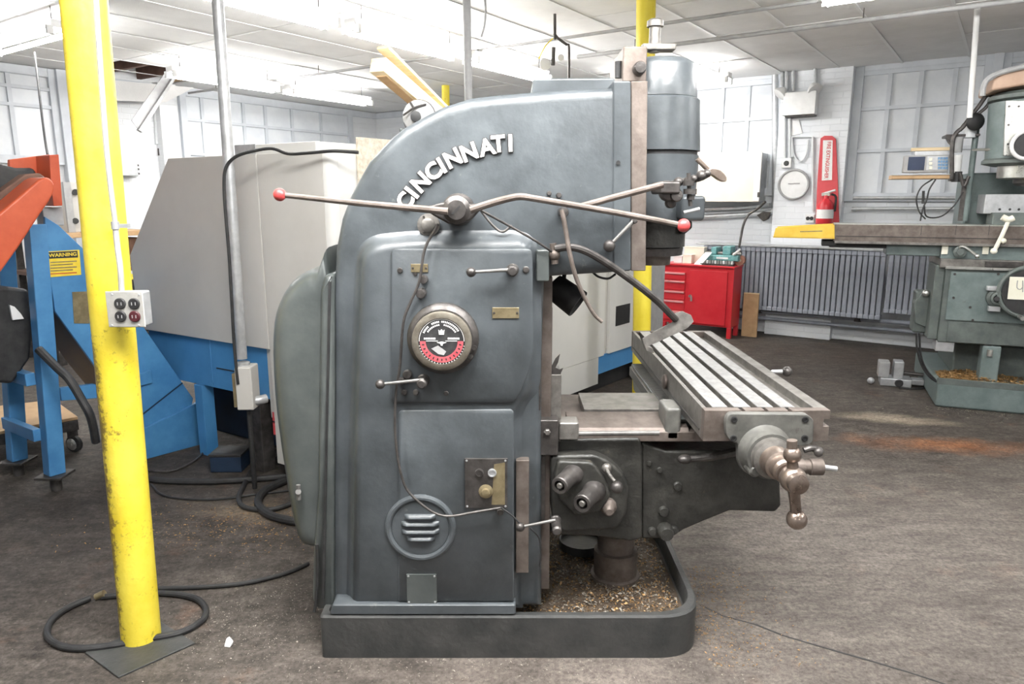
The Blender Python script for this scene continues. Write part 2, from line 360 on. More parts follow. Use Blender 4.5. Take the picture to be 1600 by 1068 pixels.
for o in list(C.objects):
    if o.get('label') == 'unseen fluorescent fixture over the floor outside the frame': o['group'] = 'fixtures behind the photographer'

A1, B0 = 5.0, -5.0
obj('floor', MB().fbox(R, AW-.3, A1+.3, B0-.3, BW+.3, -.1, 0), K['floor'], **STR)
fl = bpy.data.objects['floor']
jp = [zp(*q, 0) for q in [(1095,945),(1130,962),(1180,975),(1225,993),(1300,1015),(1360,1032),(1420,1050),(1500,1076)]]
jm = MB()
for p, q in zip(jp, jp[1:]):
    s = (q-p).normalized().cross(V((0,0,1)))*(.0035+.002*random.random()); jm.prism([p-s+V((0,0,.0004)), q-s+V((0,0,.0004)), q+s+V((0,0,.0004)), p+s+V((0,0,.0004))], (0,0,.0006))
obj('floor_joint', jm, K['black'], fl)
# ceiling: slab, tiles and tee bars
ce = obj('ceiling', MB().fbox(R, AW-.3, A1+.3, B0-.3, BW+.3, CZ+.16, CZ+.25), K['darkwood'], **STR)
tw, tl = .61, 1.22
tme = {}
hole = (-8.45, 4.35)
a = AW; ia = 0; ntile = 0
big = MB()
while a < A1:
    b = BW; ib = 0
    while b > B0:
        aa, bb = min(a+tw, A1), max(b-tl, B0)
        ishole = a < -8.35 < aa+.2 and bb < 4.75 < b and a < -8.0
        if not ishole:
            ca, cb = (a+aa)/2, (b+bb)/2; p = R(ca, cb, CZ)
            if a < 2.2 and b > 1.4 and aa-a > .6 and b-bb > 1.2:
                if 'm' not in tme:
                    o = obj('ceiling_tile', MB().fbox(lambda x, y, z: AX*x + BX*y + V((0,0,z)), -tw/2+.006, tw/2-.006, -tl/2+.006, tl/2-.006, 0, .018), K['tile'], ce); tme['m'] = o
                else: o = dup(tme['m'], ce)
                o.location = p + V((0, 0, random.uniform(0, .006))); o.rotation_euler = (random.uniform(-.004,.004), random.uniform(-.004,.004), 0)
            else: big.fbox(R, a+.006, aa-.006, bb+.006, b-.006, CZ, CZ+.018)
        b -= tl; ib += 1
    a += tw; ia += 1
obj('ceiling_tiles_beyond_view', big, K['tile'], ce, kind='stuff')
a = AW; 
while a < A1:
    obj('tee_bar', MB().fbox(R, a-.012, a+.012, B0, BW, CZ-.005, CZ-.001), K['tee'], ce); a += tw
# walls
wl = obj('wall_left', MB().fbox(R, AW-.25, AW, B0, BW+.25, 0, CZ+.2), K['wall_a'], **STR)
wr = obj('wall_right', MB().fbox(R, AW-.25, A1, BW, BW+.25, 0, CZ+.2), K['wall_b'], **STR)
obj('wall_back', MB().fbox(R, A1, A1+.2, B0, BW+.25, 0, CZ+.2), K['wallplain'], **STR)
obj('wall_near', MB().fbox(R, AW-.25, A1+.2, B0-.2, B0, 0, CZ+.2), K['wallplain'], **STR)
FB = lambda a, o, z: R(a, BW-o, z)
FA = lambda b, o, z: R(AW+o, b, z)
def window(n, f, cols, rows, inner):
    x0, x1, z0, z1 = cols[0], cols[-1], rows[0], rows[-1]; W = .045
    mb = MB()
    for x in (x0, x1): mb.fbox(f, x-W, x+W, .002, .06, z0-W, z1+W)
    for z in (z0, z1): mb.fbox(f, x0+W, x1-W, .002, .058, z-W, z+W)
    o = obj('window_%d' % n, mb, K['winframe'], bevel=.004, **STR)
    for x in cols[1:-1]: obj('mullion', MB().fbox(f, x-.022, x+.022, .002, .045, z0+W, z1-W), K['winframe'], o)
    for z in rows[1:-1]: obj('transom', MB().fbox(f, x0+W, x1-W, .002, .05, z-.018, z+.018), K['winframe'], o)
    for i in range(len(cols)-1):
        for j in range(len(rows)-1):
            obj('window_pane', MB().fbox(f, cols[i]+.02, cols[i+1]-.02, .004, .016+random.uniform(0,.004), rows[j]+.015, rows[j+1]-.015), K['pane'], o)
ca = lambda u, v=200: ab(onB(u, v))[0]
cz = lambda v, u: onB(u, v).z
cb = lambda u, v=200: ab(onA(u, v))[1]
az = lambda v, u: onA(u, v).z
ra = [cz(308,1384), cz(235,1384), cz(169,1384), cz(103,1384)]
window(1, FB, [ca(1337), ca(1384), ca(1432), ca(1484), ca(1535)], ra, 0)
window(2, FB, [ca(1560), ca(1612), ca(1670), ca(1730), ca(1800)], ra, 0)
window(3, FB, [ca(1000), ca(1042), ca(1085), ca(1128), ca(1168), ca(1214)], [cz(300,1168), cz(250,1168), cz(187,1168), cz(121,1168)], 0)
window(4, FB, [ca(650), ca(710), ca(770), ca(830), ca(890), ca(950)], [cz(300,1168), cz(250,1168), cz(187,1168), cz(121,1168)], 0)
rl = [az(300,345), az(243,345), az(192,345), az(152,345)]
window(5, FA, [cb(286), cb(316), cb(347), cb(380), cb(414), cb(455), cb(500), cb(545)], rl, 0)
window(6, FA, [cb(-90), cb(-40), cb(20), cb(88)], [az(250,50), az(166,50), az(138,50), az(112,50)], 0)
# pilasters, wall base, pipes fixed to the walls
obj('trim_1', MB().fbox(FB, ca(1222), ca(1330), 0, .16, 0, CZ), K['wall_b'], bevel=.006, **STR)
obj('trim_2', MB().fbox(FA, cb(243), cb(271), 0, .14, 0, CZ), K['wall_a'], bevel=.006, **STR)
obj('trim_3', MB().fbox(FA, cb(92), cb(107), 0, .10, 0, CZ), K['winframe'], bevel=.006, **STR)
obj('trim_4', MB().fbox(FB, ca(1540), ca(1556), 0, .10, 0, CZ), K['winframe'], bevel=.006, **STR)
obj('trim_5', MB().fbox(FB, AW, A1, 0, .05, CZ-.10, CZ-.01), K['winframe'], bevel=.004, **STR)
obj('trim_6', MB().fbox(FA, B0, BW, 0, .05, CZ-.10, CZ-.01), K['winframe'], bevel=.004, **STR)
obj('baseboard_right', MB().fbox(FB, ca(600), A1, 0, .035, 0, cz(497,1200)-0.0), K['wall_b'], bevel=.006, **STR)
# ================================================================== THE BIG VERTICAL MILL
YB, YA, YC, YK = 2.37, 2.32, 2.72, 3.07       # body side, raised side, centre line, far side
mill = thing('milling_machine', 'big dark grey-green vertical mill with raised white lettering on its curved arm', 'milling machine', (.0, YC, 0))
def part(name, mb, m, parent=mill, **k): return obj(name, mb, m, parent, **k)
# base pan with a raised rim
x0, x1 = at(500,990,2.30).x, .695
pz = at(500,962,2.30).z
K['pan_dirt'] = mat('pan_dirt', (.045,.032,.022), (.12,.085,.055), 14, .7, bump=.4, bscale=60)
outer = round_poly([(x0,2.30,.02),(x1,2.30,.17),(x1,3.14,.17),(x0,3.14,.02)], .1, 8)
def ring2(pts, ins, z):
    cx, cy = (x0+x1)/2, 2.72
    return [V((p.x + ins*(1 if p.x < cx else -1)*min(1, abs(p.x-cx)/.45), p.y + ins*(1 if p.y < cy else -1)*min(1, abs(p.y-cy)/.3), z)) for p in pts]
mb = MB(); mb.rings([ring2(outer, 0, 0), ring2(outer, 0, pz-.008), ring2(outer, .006, pz), ring2(outer, .026, pz), ring2(outer, .032, pz-.01), ring2(outer, .036, .105)])
pan = part('base_pan', mb, K['pan'])
part('pan_sludge', MB().box(-.0, x1-.045, 2.36, 3.08, .1045, .1075), K['pan_dirt'], pan)
# column and overarm, one casting
arch = [(522,942),(523,700),(524,560),(523,470),(524,424),(526,388),(535,341),(548,307),(562,280),(578,252),(597,232),(614,214),(633,199),(667,180),(695,166),(737,153),(780,148),(830,144),(880,141),(925,139),(957,137)]
arch += [(978,136),(978,424),(950,426),(880,430),(858,432),(850,440),(846,560),(846,943)]
pr = [(.04,YB),(.022,YB+.003),(.010,YB+.010),(.003,YB+.022),(0,YB+.045),(0,YK-.04),(.01,YK-.01),(.04,YK)]
ax = xz(arch, YB+.03)
column = part('column', MB().pillow(ax, pr), K['mill'], sharp=40)
part('arm_ridge', MB().prism([V((p[0], 2.50, p[1])) for p in xz([(829,150),(833,122),(961,121),(961,150)], 2.50)], (0,.45,0)), K['mill'], bevel=.008)
# arm end flange and slide
part('arm_flange', MB().prism([V((p[0], YB-.006, p[1])) for p in xz([(958,126),(986,126),(986,423),(958,425)], YB-.006)], (0,.70,0)), K['mill'], bevel=.006)
part('head_slide', MB().prism([V((p[0], YB+.02, p[1])) for p in xz([(986,127),(1012,126),(1009,423),(986,423)], YB+.02)], (0,.64,0)), K['brownsteel'], bevel=.003)
part('screw_plug', MB().cone(at(966,254,YB-.012), at(966,254,YB-.002), .007, n=12), K['black'])
# raised gear case on the column side, with a sweeping cove along its top left
def raised(name, pts, ytop, prof, m, seg=6, r=.03, **k):
    o = round_poly(xz(pts, ytop), r, seg); return part(name, MB().pillow(o, prof), m, sharp=50, **k)
cove = [(-.012,YB+.004),(0,YB-.002),(.012,YB-.012),(.022,YB-.026),(.030,YB-.037),(.040,YB-.044),(.055,YA)]
raised('gear_case', [(541,950,.0),(545,640,.05),(551,480,.12),(557,372,.19),(640,362,.10),(841,362,.085),(841,560,.06),(838,612,.08),(814,645,.08),(812,950,.0)], YA+.03, cove, K['mill'], seg=10)
# lower cover bolted on the gear case and upper speed cover
raised('upper_cover', [(611,388,.02),(832,388,.02),(834,560,.06),(806,628,.03),(611,628,.02)], YA, [(0,YA+.002),(0,YA-.006),(.003,YA-.009)], K['mill'], seg=5)
raised('lower_cover', [(622,640,.02),(803,638,.02),(803,938,.01),(622,938,.01)], YA, [(0,YA+.002),(.001,YA-.003),(.004,YA-.006)], K['mill'])
raised('base_flange', [(520,941,.01),(806,941,.01),(806,957,.01),(516,957,.01)], YA-.005, [(0,YB+.02),(0,YA-.012),(.004,YA-.018)], K['mill'])
YL = YA-.006; YU = YA-.009
# back cover: swollen motor compartment on the left and its flange
hump = [(523,415),(502,416),(478,424),(455,442),(439,470),(431,500),(429,545),(432,610),(438,665),(447,725),(457,785),(466,825),(478,842),(500,846),(523,846)]
hp = smooth_poly(xz(hump, 2.48), 2)
hA = V((at(523,640,2.48).x, at(500,650,2.48).z))
mb = MB(); mb.rings([[V((hA.x+(p.x-hA.x)*s_, y, hA.y+(p.y-hA.y)*(1-(1-s_)*.28))) for p in hp] for s_, y in [(.45,2.388),(.62,2.390),(.74,2.395),(.83,2.404),(.905,2.42),(.965,2.445),(1,2.48),(1.01,2.56),(1.01,2.80),(.96,2.92),(.8,3.0),(.5,3.04)]])
part('motor_cover', mb, K['mill2'], sharp=75)
fl_ = xz([(526,425),(508,428),(502,455),(500,600),(498,760),(492,846),(489,930),(497,948),(526,948)], 2.40)
part('cover_flange', MB().pillow(round_poly(fl_, .015, 3), [(.012,2.375),(.003,2.385),(0,2.41),(0,3.02),(.01,3.04)]), K['mill2'], sharp=50)
part('flange_seam', MB().prism([V((p[0], 2.368, p[1])) for p in xz([(513,440),(517,440),(511,700),(507,935),(503,935),(508,700)], 2.368)], (0,.012,0)), K['black'])
part('hose_tap', MB().cone(at(466,768,2.42), at(466,768,2.36), .010, n=10).cone(at(466,757,2.37), at(467,780,2.37), .008, n=8), K['rod'])
pt = MB().tube([at(495,850,2.365),at(496,890,2.365),at(494,935,2.365),at(491,955,2.365)], .006, n=8); part('drain_pipe', pt, K['black'])
# lettering
cur = {}
def letter(ch, u, v, rot, h=.050, ext=.006, Y=YB-.001, m='letter', parent=mill, name='letter', off=.0024):
    c = bpy.data.curves.new('txt', 'FONT'); c.body = ch; c.align_x = 'CENTER'; c.align_y = 'CENTER'; c.size = h/.70; c.extrude = ext; c.offset = off*h/.05; c.resolution_u = 3
    t = bpy.data.objects.new('txt', c); C.objects.link(t); bpy.context.view_layer.update()
    me = bpy.data.meshes.new_from_object(t.evaluated_get(bpy.context.evaluated_depsgraph_get())); bpy.data.objects.remove(t)
    xs = [q.co.x for q in me.vertices]; ys = [q.co.y for q in me.vertices]; cx, cy = (min(xs)+max(xs))/2, (min(ys)+max(ys))/2
    P = at(u, v, Y); ca_, sa_ = math.cos(math.radians(rot)), math.sin(math.radians(rot))
    for q in me.vertices:
        x, y, z = q.co; x -= cx; y -= cy; q.co = (P.x + x*ca_ - y*sa_, P.y - z, P.z + x*sa_ + y*ca_)
    me.name = name; me.materials.append(K[m]); o = bpy.data.objects.new(name, me); C.objects.link(o); o.parent = parent; o.location = -base_of(parent); return o
for ch, u, v, rt in [('C',633,314,56),('I',643.5,300.5,52),('N',657.5,284.5,45),('C',676.5,267.5,38),('I',690.3,258,30),('N',707.5,247,27),('N',733,237.5,20),('A',760.5,229.5,13),('T',778.8,224.5,6),('I',797.5,223.5,2)]:
    letter(ch, u, v, rt, m='darksteel', name='letter_dark_edge', off=.0052, ext=.002, Y=YB-.002); letter(ch, u, v, rt, Y=YB-.005)  # dark outline copy behind each white letter
# speed dial
dc = at(693,527,YU); dr = .0021
dial = part('speed_dial', MB().lathe([(.118,0),(.118,.022),(.112,.030),(.106,.034),(.100,.040),(.100,.052)], dc+V((0,0,0)), (0,-1,0), 48), K['darksteel'], sharp=30)
dy = dc.y-.052
part('dial_bezel', MB().lathe([(.097,0),(.097,.012),(.090,.016),(.076,.016),(.076,.010)], (dc.x, dy, dc.z), (0,-1,0), 48), K['dialring'], dial, sharp=30)
part('dial_face', MB().lathe([(.077,.0),(.077,.0115)], (dc.x, dy, dc.z), (0,-1,0), 48), K['dialface'], dial)
def arc(r0, r1, a0, a1, n=24, y=dy-.012, h=.001, c=dc):
    mb = MB(); P = lambda r, a: V((c.x+r*math.cos(a), y, c.z+r*math.sin(a)))
    for i in range(n):
        p, q = a0+(a1-a0)*i/n, a0+(a1-a0)*(i+1)/n; mb.prism([P(r0,p),P(r1,p),P(r1,q),P(r0,q)], (0,-h,0))
    return mb
part('dial_red_band', arc(.052,.070,PI,2*PI), K['dialred'], dial, label='red scale band')
part('dial_white_line', arc(.0715,.0735,0,PI), K['letter'], dial)
mk = MB()
def mark(r, a, wr, wt, y=dy-.0118):
    c = V((dc.x+r*math.cos(a), y, dc.z+r*math.sin(a))); e = V((math.cos(a),0,math.sin(a))); t = V((-math.sin(a),0,math.cos(a)))
    mk.prism([c-e*wr-t*wt, c+e*wr-t*wt, c+e*wr+t*wt, c-e*wr+t*wt], (0,-.0012,0))
for i in range(26):
    a = math.radians(28+i*5);
    if random.random() > .12: mark(.064, a, .003, .0018)
for i in range(18):
    a = math.radians(35+i*6.4)
    if i not in (8, 9): mark(.054, a, .0025, .002)
for sx in (-1, 1):
    for i in range(7): mk.prism([V((dc.x+sx*(.020+i*.0055), dy-.0118, dc.z+.006)), V((dc.x+sx*(.024+i*.0055), dy-.0118, dc.z+.006)), V((dc.x+sx*(.024+i*.0055), dy-.0118, dc.z+.012)), V((dc.x+sx*(.020+i*.0055), dy-.0118, dc.z+.012))], (0,-.0012,0))
    mk.prism([V((dc.x+sx*.012, dy-.0118, dc.z)), V((dc.x+sx*.050, dy-.0118, dc.z)), V((dc.x+sx*.050, dy-.0118, dc.z+.002)), V((dc.x+sx*.012, dy-.0118, dc.z+.002))], (0,-.0012,0))
mk.prism([V((dc.x+p, dy-.0118, dc.z+q)) for p, q in ((-.010,.038),(-.005,.034),(0,.040),(.005,.034),(.010,.038),(.008,.022),(-.008,.022))], (0,-.0014,0))
mk.prism([V((dc.x+p, dy-.0118, dc.z+q)) for p, q in ((-.016,-.004),(0,-.001),(.016,-.004),(.004,-.008),(.003,-.014),(-.003,-.014),(-.004,-.008))], (0,-.0014,0))
for i in range(22):
    a = math.radians(192+i*7.4); mark(.0735, a, .0018, .001)
part('dial_markings', mk, K['letter'], dial, kind='stuff', label='small worn white lettering')
mk = MB()
for i in range(13): mark(.061, math.radians(190+i*13.3), .004, .0022, dy-.0128)
part('dial_figures', mk, K['dialface'], dial, kind='stuff')
part('dial_plate', MB().prism([V((dc.x+p, dy-.0118, dc.z+q)) for p, q in ((-.034,-.024),(-.012,-.014),(.014,-.034),(.006,-.046),(-.012,-.042))], (0,-.001,0)), K['grey'], dial)
for a in (-.25, -.55): part('dial_screw', MB().cone((dc.x+.107*math.cos(a), dc.y-.03, dc.z+.107*math.sin(a)), (dc.x+.107*math.cos(a), dc.y-.045, dc.z+.107*math.sin(a)), .008, n=10), K['darksteel'], dial)
# small levers and knobs on the side
def lever(u0, v0, u1, v1, Y, rb=.016, rh=.017, r=.006, m='darksteel', name='lever', lift=.05, flip=False):
    p, q = at(u0, v0, Y-lift), at(u1, v1, Y-lift); b = at(u1, v1, Y)
    L = part(name, MB().tube([q, p], r, n=10, sub=1, r1=r*.8), K['rod'])
    part('ball_knob', MB().ball(p, rb), K[m], L); part('hub', MB().lathe([(rh*1.2,0),(rh*1.2,.008),(rh,.012),(rh,lift+.006),(rh*.7,lift+.012)], V((b.x,Y,b.z)), (0,-1,0), 16), K[m], L)
    return L
lever(736,425,801,421,YU, name='feed_lever'); lever(594,600,662,593,YU, name='speed_lever')
def knob(u, v, Y, r, d, m='darksteel', name='knob', parent=mill):
    p = at(u, v, Y); return part(name, MB().lathe([(r,0),(r,d*.7),(r*.8,d),(r*.3,d*1.02)], V((p.x,Y,p.z)), (0,-1,0), 16), K[m], parent)
for u, v, r, d in [(663,436,.014,.03),(659,457,.017,.035),(625,422,.009,.006),(649,428,.006,.008),(822,421,.011,.006),(697,614,.008,.004),(632,612,.010,.012),(650,612,.010,.012),(637,584,.016,.014),(661,593,.02,.01),(628,594,.012,.02)]: knob(u, v, YU, r, d)
def plate(name, u0, v0, u1, v1, Y, m, t=.004, screws=2, sm='darksteel', **k):
    a_, b_ = at(u0, v0, Y), at(u1, v1, Y)
    o = part(name, MB().box(a_.x, b_.x, Y-t, Y+.002, b_.z, a_.z), K[m], bevel=.0012, **k)
    pos = [(a_.x+.006, (a_.z+b_.z)/2), (b_.x-.006, (a_.z+b_.z)/2)] if screws == 2 else [(x, z) for x in (a_.x+.007, b_.x-.007) for z in (a_.z-.007, b_.z+.007)]
    for x, z in pos: part('screw', MB().lathe([(.004,0),(.0035,.002),(.001,.0025)], (x, Y-t, z), (0,-1,0), 10), K[sm], o)
    return o
plate('brass_plate', 769, 480, 811, 497, YU, 'brass', label='dull brass plate'); plate('shift_plate', 642, 412, 669, 425, YU, 'brass', label='small brass plate')
np_ = plate('nameplate', 635, 896, 683, 942, YL, 'mill2', screws=4, sm='galv')
sw = plate('switch_panel', 726, 715, 793, 792, YL, 'darksteel', t=.008, screws=4, sm='galv', label='dark switch plate with brown rust stain')
ys = YL-.008
part('rust_streak', MB().prism([V((p[0], ys-.0002, p[1])) for p in xz([(772,725),(789,722),(789,788),(768,788),(770,760)], ys)], (0,-.0006,0)), K['brass'], sw)
for u, v, m in [(749,738,'black'),(769,738,'galv')]: part('push_button', MB().lathe([(.015,0),(.015,.006),(.011,.007),(.011,.003),(.006,.004)], V((at(u,v,ys).x, ys, at(u,v,ys).z)), (0,-1,0), 18), K['darksteel' if m == 'black' else m], sw)
part('selector_switch', MB().lathe([(.025,0),(.024,.006),(.015,.009),(.013,.02),(.006,.022)], V((at(759,767,ys).x, ys, at(759,767,ys).z)), (0,-1,0), 20), K['brass'], sw, label='round brass coloured switch')
# ventilation louvre
lc = at(657,824,YL); rg = part('vent_ring', MB().torus((lc.x,YL,lc.z), (0,1,0), .113, .012, 48, 10), K['mill'])
part('vent_dish', MB().lathe([(.104,.0),(.100,.004)], (lc.x,YL+.001,lc.z), (0,-1,0), 40), K['mill'])
for i, (dz, hw) in enumerate([(.045,.055),(.018,.066),(-.010,.066),(-.037,.05)]):
    z = lc.z+dz; mb = MB(); prf = [(-.012,.0),(-.010,.010),(-.004,.016),(.003,.012),(.008,.0)]
    mb.rings([[V((lc.x+x, YL-.003-y*sc_, z+zz)) for zz, y in prf] for x, sc_ in ((-hw,.1),(-hw+.012,.9),(-hw+.02,1),(hw-.02,1),(hw-.012,.9),(hw,.1))])
    part('louvre', mb, K['mill'], sharp=60)
# handwheel style cross lever with red balls
h0 = at(712,328,2.22); hub = part('clutch_hub', MB().lathe([(.052,0),(.052,.05),(.044,.06),(.044,.11),(.030,.118),(.030,.128),(.012,.13)], (h0.x, YB, h0.z), (0,-1,0), 28), K['darksteel'], sharp=30)
part('hub_slot', MB().fbox(lambda a,b,c: V((h0.x+a*.7-c*.7, YB-.131+b, h0.z+a*.7+c*.7)), -.018, .018, 0, .003, -.003, .003), K['black'], hub)
part('hub_bracket', MB().prism([V((p[0], 2.26, p[1])) for p in xz([(668,322),(690,316),(712,318),(748,318),(752,326),(735,345),(700,350),(672,334)], 2.26)], (0,.05,0)), K['darksteel'], bevel=.008)
def rod(name, pts, Y, r, m='brownsteel', sub=6, parent=mill, r1=None, **k): return part(name, MB().tube([at(u, v, Y if not isinstance(Y, (list,tuple)) else Y[i]) for i, (u, v) in enumerate(pts)], r, sub=sub, r1=r1), K[m], parent, **k)
ra_ = rod('clutch_rod', [(700,330),(560,317),(437,304)], 2.235, .0115, r1=.008, sub=1); part('ball_knob', MB().ball(at(437,304,2.235), .020), K['redball'], ra_, label='red ball knob')
rb_ = rod('clutch_rod', [(735,328),(765,318),(790,311),(812,307),(835,310),(900,321),(985,336),(1067,352)], 2.235, .012, sub=3, r1=.009); part('ball_knob', MB().ball(at(1068,352,2.235), .021), K['redball'], rb_, label='red ball knob')
k0 = at(670,351,YB); ks = part('pivot_disc', MB().lathe([(.037,0),(.037,.012),(.022,.014),(.022,.03),(.014,.034)], k0, (0,-1,0), 24), K['steel'])
for i in range(3):
    a = PI/2+i*2*PI/3+.5; part('screw', MB().cone((k0.x+.029*math.cos(a),YB-.012,k0.z+.029*math.sin(a)),(k0.x+.029*math.cos(a),YB-.016,k0.z+.029*math.sin(a)),.004,n=8), K['darksteel'], ks)
rod('long_feed_rod', [(685,350),(664,388),(655,440),(640,475),(630,505),(625,570),(619,610),(617,660),(620,705),(628,745),(640,770),(672,797),(700,806),(740,800),(782,793)], 2.275, .0045, 'darksteel', sub=4)
rod('cable_from_box', [(782,792),(800,805),(815,820)], 2.28, .003, 'black')
rod('oil_line', [(745,325),(800,355),(840,378),(862,393)], [2.26,2.28,2.30,2.32], .004, 'darksteel')
rod('oil_line', [(752,330),(770,352),(785,362),(800,352)], 2.345, .004, 'darksteel')
knob(782, 795, YL, .013, .03); lever(813,823,868,812,2.36, name='knee_lock_lever', lift=.08)
rod('thin_wire', [(828,824),(842,840),(845,865),(843,885)], 2.30, .003, 'black')
# upper right oil fittings and handles on the head
rod('head_rod', [(905,323),(960,308),(1036,288)], 2.30, .0105, sub=1)
hb = part('valve_block', MB().box(at(1033,285,2.33).x, at(1064,285,2.33).x, 2.33, 2.50, at(1045,303,2.33).z, at(1045,283,2.33).z), K['darksteel'], bevel=.008)
for u, v, r, Y in [(1048,300,.030,2.33),(1060,305,.022,2.32),(1052,317,.018,2.35),(1045,291,.02,2.32)]:
    p = at(u, v, Y); part('valve_cap', MB().lathe([(r,0),(r,.02),(r*.8,.03),(r*.5,.032)], p+V((0,.05,0)), (0,-1,0), 14), K['darksteel'], hb)
rod('feed_trip_rod', [(1048,287),(1068,282),(1090,280),(1108,272)], 2.40, .009, 'darksteel')
for u, v, r in [(1060,284,.016),(1075,282,.014),(1084,279,.013),(1096,274,.017),(1104,271,.014)]: part('collar', MB().ball(at(u,v,2.39), r, sq=(1,1.3,1)), K['darksteel'])
rod('trip_stem', [(1076,270),(1077,300),(1079,322)], 2.37, .007, 'darksteel')
for u, v, r in [(1076,290,.019),(1078,303,.022),(1079,312,.013)]: part('collar', MB().lathe([(r,0),(r,.016)], at(u,v,2.37), (0,0,1), 12), K['darksteel'])
hn = part('crank_handle', MB().prism([V((p[0], 2.40, p[1])) for p in smooth_poly(xz([(1103,270),(1112,262),(1127,266),(1136,277),(1134,284),(1124,281),(1114,274)], 2.40), 2)], (0,.03,0)), K['bronze'], bevel=.006)
rod('handle_stem', [(1089,248),(1107,266)], 2.42, .008, 'bronze')
rod('stop_dog', [(1068,332),(1093,326)], 2.38, .006, 'galv')
# head: vertical spindle housing
zh = lambda v, Y=2.57: at(1050, v, Y).z
hx = at(1090,180,YC).x - .150
def hr(u, v): return at(u, v, YC).x - hx
def band(name, vv, m, n=48, **k):         # (px right edge, v) from top to bottom
    return part(name, MB().lathe([(hr(u, v), zh(v)) for u, v in vv][::-1], (hx, YC, 0), (0,0,1), n), K[m], sharp=40, **k)
band('head_cap', [(1062,80),(1076,83),(1084,88),(1087,95),(1088,146)], 'mill')
band('head_barrel', [(1089,147),(1092,150),(1092,233)], 'mill')
band('head_groove', [(1088,234),(1088,240)], 'black')
band('head_body', [(1090,240),(1089,262),(1085,300),(1085,345)], 'mill')
band('head_lower', [(1081,345),(1070,350),(1068,388)], 'greasy')
band('spindle_collar', [(1066,390),(1064,402)], 'darksteel')
band('spindle_nose', [(1052,403),(1047,405),(1046,418)], 'brownsteel')
part('feed_box', MB().box(at(1060,320,2.55).x, at(1097,320,2.55).x, 2.50, 2.86, at(1090,344,2.55).z, at(1090,306,2.55).z), K['mill'], bevel=.012)
part('nose_bracket', MB().prism([V((p[0], 2.60, p[1])) for p in xz([(1066,344),(1082,345),(1082,356),(1070,366),(1064,366)], 2.6)], (0,.2,0)), K['greasy'], bevel=.006)
part('counterweight_box', MB().box(at(974,70,2.56).x, at(1012,70,2.56).x, 2.56, 2.90, at(990,128,2.56).z, at(990,72,2.56).z), K['brownsteel'], bevel=.006)
knob(998, 108, 2.56, .022, .04, 'darksteel', 'lift_eye'); rod('box_pin', [(966,96),(966,122)], 2.6, .012, 'black')
tp = V((at(1023,60,YC).x, YC, 0)); part('drawbar', MB().lathe([(.021,at(1023,82,YC).z),(.021,at(1023,42,YC).z),(.030,at(1023,42,YC).z),(.030,at(1023,33,YC).z),(.02,at(1023,30,YC).z)], tp, (0,0,1), 16), K['steel'])
part('drawbar_bar', MB().box(at(1002,70,YC).x, at(1054,70,YC).x, YC-.03, YC+.03, at(1020,80,YC).z, at(1020,70,YC).z), K['steel'], bevel=.004)
lever(952,384,990,345,YB-.01, name='arm_lock_lever', lift=.02, r=.007, rb=.020, rh=.008)
# fan-like round motor end on the far side of the arch
mc = at(650,183,2.95); mt = part('drive_motor', MB().lathe([(.03,0),(.055,.008),(.066,.03),(.066,.20),(.05,.21)], mc+V((0,-.02,0)), (.25,1,.05), 24), K['grey'], sharp=30, label='pale rounded motor end')
part('motor_cap', MB().lathe([(.022,0),(.020,.012),(.010,.014)], at(650,182,2.93), (0,-1,0), 16), K['black'], mt)
part('motor_band', MB().torus(mc+V((0.01,.03,0)), (.25,1,.05), .067, .005, 24, 6), K['darksteel'], mt)
part('motor_rib', MB().tube([at(630,180,2.925), at(648,168,2.92), at(666,163,2.925)], .004, n=6), K['darksteel'], mt)
part('motor_rib', MB().tube([at(641,160,2.93), at(646,168,2.925)], .005, n=6, sub=1), K['darksteel'], mt)
part('motor_foot', MB().box(mc.x-.07, mc.x+.05, 2.96, 3.05, mc.z-.16, mc.z-.04), K['mill2'], bevel=.006)
# flexible coolant hose with its guard, thin hose, shaded work lamp
fh = rod('coolant_arm', [(868,388),(890,386),(915,392),(950,412),(990,440),(1025,468),(1045,488),(1056,499)], [2.34,2.33,2.33,2.34,2.36,2.40,2.44,2.46], .0125, 'darksteel', sub=5)
part('arm_joint', MB().ball(at(866,398,2.345), .02).cone(at(864,380,2.345), at(867,412,2.345), .012, n=10), K['brownsteel'], fh)
gp = xz([(1010,540),(1003,528),(1030,513),(1050,503),(1052,490),(1066,486),(1080,492),(1084,502),(1074,512),(1050,523),(1026,534)], 2.46)
part('splash_guard', MB().prism([V((p[0], 2.45+.10*(p[1]-gp[0][1]), p[1])) for p in gp], (0,.004,0)).prism([V((p[0], 2.45, p[1])) for p in xz([(1003,528),(1010,540),(1020,544),(1022,552),(1010,548)], 2.45)], (0,.05,0)), K['steel'], fh, bevel=.001)
rod('thin_hose', [(878,328),(884,360),(890,395),(899,430),(912,462),(928,490),(941,503)], [2.30,2.29,2.28,2.28,2.29,2.3,2.3], .0085, 'brownsteel', r1=.006)
knob(879, 331, YB, .017, .075, 'darksteel', 'hose_fitting'); knob(858, 302, YB, .008, .01); knob(873, 305, YB, .009, .02)
la, lb = at(868,449,2.64), at(902,474,2.61)
lp = part('work_lamp', MB().lathe([(.02,-.02),(.046,-.012),(.050,.0),(.055,.105),(.053,.107),(.045,.02)], la, lb-la, 28), K['black'], label='black work lamp shade')
part('lamp_bracket', MB().tube([at(882,428,2.66), at(880,440,2.64), at(873,452,2.62)], .008, n=8), K['black'], lp)
rod('arm_cable', [(925,424),(935,432),(950,435),(962,428)], 2.45, .004, 'black')
